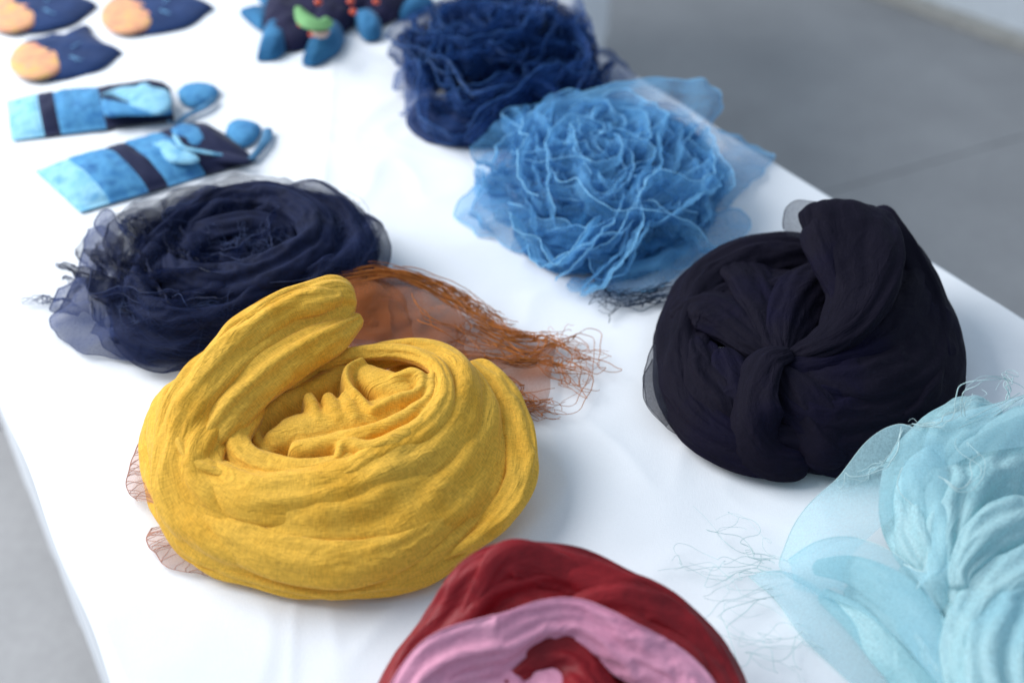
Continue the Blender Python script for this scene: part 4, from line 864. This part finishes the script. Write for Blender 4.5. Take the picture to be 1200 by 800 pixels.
# ------------------------------------------------------------------ patchwork pouches
def dye(name, c1, c2, c3=None, sc=22): return cloth_mat(name, c1, c2, scale=sc, rough=.85, sheen=.1, weave=900, grain=.08, c3=c3)
lt = dye('pale_tie_dye', (.07, .27, .48), (.28, .55, .70), (.14, .40, .60), 40); md = dye('mid_tie_dye', (.016, .10, .28), (.08, .28, .50), (.035, .17, .38), 45); dk = dye('indigo_cotton', (.010, .013, .040), (.014, .018, .055))
cord_m = plain_mat('blue_cord', (.06, .18, .32), var=.3)
def pouch(label, c00, c01, c10, c11, cuts, thick=.018):
    o = thing('pouch', label, 'pouch', None)
    A0, A1, B0, B1 = [np.array(P(*q)) for q in (c00, c01, c10, c11)]
    NU, NV = 81, 31; u = np.linspace(0, 1, NU)[:, None]; v = np.linspace(0, 1, NV)[None, :]
    for (nm, u0, u1, mat, lab) in cuts:
        i0, i1 = int(u0 * (NU - 1)), int(u1 * (NU - 1)); uu = u[i0:i1 + 1]
        base = (A0 * 1.0)[None, None] * ((1 - uu) * (1 - v))[..., None] + A1[None, None] * ((1 - uu) * v)[..., None] + B0[None, None] * (uu * (1 - v))[..., None] + B1[None, None] * (uu * v)[..., None]
        prof = np.clip(np.sin(v * math.pi), 0, 1) ** .55 * np.clip(np.minimum(uu * 5, (1.02 - uu) * 9), 0, 1) ** .6
        pz = base.copy()
        h = thick * prof * (1 + .18 * noise(base[..., 0] * 30, base[..., 1] * 30, 5) + .10 * ridged(uu * 14, v * 3, 6, 2))
        for q in (u0, u1): h = h * (1 - .12 * np.exp(-((uu - q) * 60) ** 2))
        pz[..., 2] = TOP + .002 + h
        a_ = pz.reshape(-1, 3); bot = base.copy(); bot[..., 2] = TOP + .001; m_ = len(uu)
        V = np.concatenate([a_, bot.reshape(-1, 3)]); F = []
        for i in range(m_ - 1):
            for j in range(NV - 1):
                k = i * NV + j; F.append((k, k + NV, k + NV + 1, k + 1)); k += m_ * NV; F.append((k, k + 1, k + NV + 1, k + NV))
        for i in range(m_ - 1):
            for j in (0, NV - 1): k = i * NV + j; F.append((k, k + m_ * NV, k + m_ * NV + NV, k + NV) if j else (k, k + NV, k + NV + m_ * NV, k + m_ * NV))
        for i in (0, m_ - 1):
            for j in range(NV - 1): k = i * NV + j; F.append((k, k + 1, k + 1 + m_ * NV, k + m_ * NV))
        new_obj(nm, mesh(nm, V, F), mat, o, lab)
    return o
def pillow(name, mat, parent, outline, h0, th, seed=1, label=None, n=72, rings=16):
    """a flat stuffed or folded piece of cloth with the given outline, base height h0 cm, thickness th cm"""
    O_ = spline([P(x, y, h0 / 100) for x, y in outline] + [P(*outline[0], h0 / 100)], n + 1)[:-1]; c = O_.mean(0)
    V = []; F = []
    for k in range(rings + 1):
        t = k / rings; q = c + (O_ - c) * t
        z = th / 100 * (1 - t ** 2.6) ** .55 * (1 + .16 * noise(q[:, 0] * 45, q[:, 1] * 45, seed) + .1 * ridged(q[:, 0] * 70, q[:, 1] * 70, seed + 3, 2))
        for i in range(n): V.append((q[i, 0], q[i, 1], q[i, 2] + z[i]))
    for k in range(rings):
        for i in range(n):
            j = (i + 1) % n; F.append((k * n + i, (k + 1) * n + i, (k + 1) * n + j, k * n + j))
    b0 = len(V)
    for i in range(n): V.append((O_[i, 0], O_[i, 1], max(TOP + .0006, O_[i, 2] - .002)))
    for i in range(n):
        j = (i + 1) % n; F.append((rings * n + i, b0 + i, b0 + j, rings * n + j))
    F.append(tuple(range(b0, b0 + n)))
    return new_obj(name, mesh(name, V, F), mat, parent, label)
def ribbon(K, rows, sp=.003): K.band(rows, sp=sp, gv=.05, iters=30, wob=.1)
def lobe(name, mat, parent, rows, label=None, seed=1, sp=.003, gv=.12, **kw):
    K = Cloth(seed); K.band(rows, sp=sp, gv=gv, iters=60, **kw); return K.build(name, mat, parent, label)
p1 = pouch('flat patchwork pouch in blue bands, the upper of two, tied with a pale ribbon', (8, 120), (14, 166), (192, 98), (205, 142),
           (('pale_patch', 0, .2, lt, None), ('dark_band', .2, .31, dk, None), ('blue_patch', .31, .58, md, None), ('dark_end', .58, 1, dk, None)))
pillow('bow_loop', lt, p1, [(118, 112), (140, 104), (160, 103), (176, 106), (168, 118), (150, 118), (135, 113)], 2.0, .5, 1)
pillow('bow_loop', lt, p1, [(150, 112), (162, 100), (180, 98), (198, 108), (200, 124), (188, 132), (165, 128), (152, 122)], 2.2, .5, 2)
lobe('neck', dk, p1, [(160, 104, 2.2, .8, .4, 0), (182, 97, 2.9, 1.0, .5, 0), (197, 108, 2.2, .8, .4, 0)], seed=302)
pillow('side_patch', md, p1, [(118, 116), (150, 122), (196, 126), (196, 133), (150, 134), (124, 134)], 1.9, .3, 4)
lobe('cord', cord_m, p1, [(196, 140, 1.6, .25, .15, 0), (206, 142, .9, .25, .15, 0), (220, 132, .8, .4, .2, 0), (240, 122, .9, .5, .25, 0), (252, 112, .8, .3, .2, 0)], seed=304)
pillow('cord_end', md, p1, [(208, 108), (216, 101), (232, 98), (248, 100), (256, 106), (250, 116), (236, 122), (222, 124), (211, 118)], .3, .7, 5)
p2 = pouch('flat patchwork pouch in blue bands, the lower of two, touching the ink-blue scarf', (42, 202), (94, 250), (238, 146), (300, 190),
           (('pale_patch', 0, .165, lt, None), ('blue_patch', .165, .38, md, None), ('dark_band', .38, .49, dk, None), ('blue_patch', .49, .70, md, None), ('dark_end', .70, 1, dk, None)))
pillow('bow_loop', md, p2, [(200, 152), (212, 146), (226, 148), (240, 156), (238, 168), (222, 172), (206, 164)], 1.8, .5, 6)
lobe('bow_tail', lt, p2, [(203, 156, 2.7, .25, .12, 0), (214, 170, 2.6, .3, .12, 0), (238, 176, 2.2, .3, .12, 0), (272, 182, 1.2, .25, .12, 0)], seed=312)
pillow('bow_tail', lt, p2, [(178, 168), (195, 165), (212, 176), (232, 184), (230, 189), (212, 190), (196, 186)], 2.0, .4, 7)
lobe('cord', cord_m, p2, [(215, 147, 2.2, .3, .2, 0), (238, 145, 1.2, .3, .2, 0), (252, 156, .8, .3, .2, 0), (280, 182, .7, .3, .2, 0)], seed=314)
lobe('cord', cord_m, p2, [(314, 148, .8, .5, .25, 0), (310, 163, .8, .5, .25, 0), (292, 186, .7, .4, .2, 0)], seed=315)
pillow('cord_end', md, p2, [(264, 156), (268, 147), (280, 142), (296, 144), (306, 150), (300, 162), (288, 170), (274, 170)], .3, .8, 8)

pillow('seam_patch', dk, p2, [(204, 172), (222, 168), (262, 178), (292, 186), (288, 190), (250, 188), (214, 184)], 1.2, .3, 9)
# ------------------------------------------------------------------ half-moon ornaments (top left)
nv = dye('indigo_felt', (.010, .028, .095), (.018, .045, .14)); pk = dye('peach_dyed_cotton', (.66, .24, .15), (.72, .36, .20), (.72, .44, .13), 55)
def purse(lab, dx, dy, seed, sx=1.):
    o = thing('purse', lab, 'purse')
    sh = lambda pts: [(x + dx, y + dy) for x, y in pts]
    pillow('body', nv, o, sh([(30, 50), (44, 48), (62, 42), (78, 43), (90, 36), (104, 30), (108, 40), (124, 52), (142, 60), (137, 67), (119, 81), (94, 89), (62, 94), (37, 92), (19, 84), (12, 72), (17, 59)]), .1, 1.1, seed)
    pillow('patch', pk, o, sh([(11, 69), (19, 56), (37, 50), (57, 54), (73, 60), (75, 70), (68, 84), (47, 91), (26, 89), (13, 80)]), .75, .55, seed + 2)
    T = Tubes(); strands(T, [[(80 + dx, 66 + dy, 1.4), (95 + dx, 72 + dy, 1.3)], [(82 + dx, 58 + dy, 1.4), (94 + dx, 50 + dy, 1.3)]], 5, .0015, .0004, seed, wig=.001); T.build('whisker', lb_hem, o, kind='stuff')
    return o
purse('indigo half-moon purse with a peach round patch, nearest of the three at the top left', 0, 0, 330)
purse('indigo half-moon purse with an orange patch in the top left corner', -29, -55, 340)
purse('indigo half-moon purse with an orange patch standing apart to the right of the other two', 107, -53, 350)

# ------------------------------------------------------------------ padded fabric flower (top)
fl_m = dye('teal_blue_cotton', (.018, .10, .22), (.045, .19, .36)); fd = dye('night_blue_cotton', (.010, .010, .034), (.016, .015, .05))
fo = thing('fabric_flower', 'padded dark fabric flower with blue petals, red beads and a green leaf', 'flower')
for k, (h, t, pts) in enumerate(((.3, 2.4, [(308, 38), (312, 8), (326, -25), (352, -30), (372, 5), (368, 46), (348, 58), (326, 56)]), (.5, 3.0, [(366, 42), (370, 5), (385, -30), (415, -30), (424, 12), (408, 34), (386, 44)]),
        (.5, 2.6, [(415, 22), (420, -25), (450, -40), (485, -20), (482, 6), (455, 26), (432, 28)]), (1.8, 2.4, [(345, 12), (350, -40), (400, -60), (440, -40), (438, 4), (400, 18), (368, 20)]))):
    pillow('dark_petal', fd, fo, pts, h, t, 360 + k)
for k, (h, t, pts) in enumerate(((.2, 1.2, [(281, 16), (296, 12), (314, 12), (317, 24), (308, 36), (294, 28)]), (.3, 1.8, [(301, 70), (308, 45), (322, 28), (333, 33), (338, 52), (324, 68)]),
        (.3, 2.2, [(354, 75), (366, 52), (382, 36), (397, 33), (404, 45), (396, 61), (371, 75)]), (.4, 1.8, [(413, 21), (427, 17), (445, 26), (447, 42), (436, 47), (423, 43)]), (.3, 1.4, [(463, 12), (480, 0), (500, -5), (508, 6), (492, 16), (470, 22)]),
        (.3, 1.4, [(300, -4), (308, -14), (320, -10), (322, 6), (312, 10)]))):
    pillow('blue_petal', fl_m, fo, pts, h, t, 370 + k)
lobe('leaf', plain_mat('green_felt', (.16, .36, .14)), fo, [(348, 6, 6.2, .4, .3, 0), (360, 20, 6.2, 1.2, .5, 0), (376, 24, 6, 1.3, .6, 0), (384, 18, 6, .6, .4, 0)], seed=380)
lobe('bead_tuft', plain_mat('cream_felt', (.50, .36, .30)), fo, [(365, 32, 5.4, .6, .4, 0), (376, 35, 5.2, .9, .5, 0), (384, 30, 5.4, .5, .4, 0)], seed=381)
redb = plain_mat('red_bead', (.52, .06, .02), rough=.35, var=.1, spec=.5)
for (px, py, h) in ((353, 28, 5.4), (366, 40, 4.4), (373, 3, 7.2), (411, 2, 6.6), (414, 14, 5.6), (441, 2, 5.6)):
    c = np.array(P(px, py, h / 100)); V = []; F = []
    for i in range(9):
        for j in range(12):
            th, ph = math.pi * i / 8, 2 * math.pi * j / 12; V.append(c + .0052 * np.array((math.sin(th) * math.cos(ph), math.sin(th) * math.sin(ph), math.cos(th) * .8)))
    for i in range(8):
        for j in range(12): F.append((i * 12 + j, i * 12 + (j + 1) % 12, (i + 1) * 12 + (j + 1) % 12, (i + 1) * 12 + j))
    new_obj('bead', mesh('bead', V, F), redb, fo)

# ------------------------------------------------------------------ pale kerb and wall at the upper right
ka = np.array(P(1030, 0, plane=0)[:2]); kb = np.array(P(1200, 62, plane=0)[:2]); kd = (kb - ka) / np.linalg.norm(kb - ka); kn = np.array((-kd[1], kd[0]))
if kn[1] < 0: kn = -kn
def strip(name, o0, o1, z0, z1, mat, label, cat, kind=None):
    c = [ka + kd * u + kn * o for u, o in ((-6, o0), (3, o0), (3, o1), (-6, o1))]
    v = [(q[0], q[1], z) for z in (z0, z1) for q in c]
    f = [(3, 2, 1, 0), (4, 5, 6, 7), (0, 1, 5, 4), (1, 2, 6, 5), (2, 3, 7, 6), (3, 0, 4, 7)]
    return new_obj(name, mesh(name, v, f, False), mat, None, label, cat, kind)
strip('kerb', 0, .05, 0.0, .03, plain_mat('stone_trim', (.46, .44, .40)), None, None, 'structure')
strip('wall', .053, .25, 0.0, 2.6, plain_mat('white_wall', (.72, .76, .80), var=.04), 'pale wall rising behind the floor edge', 'wall')
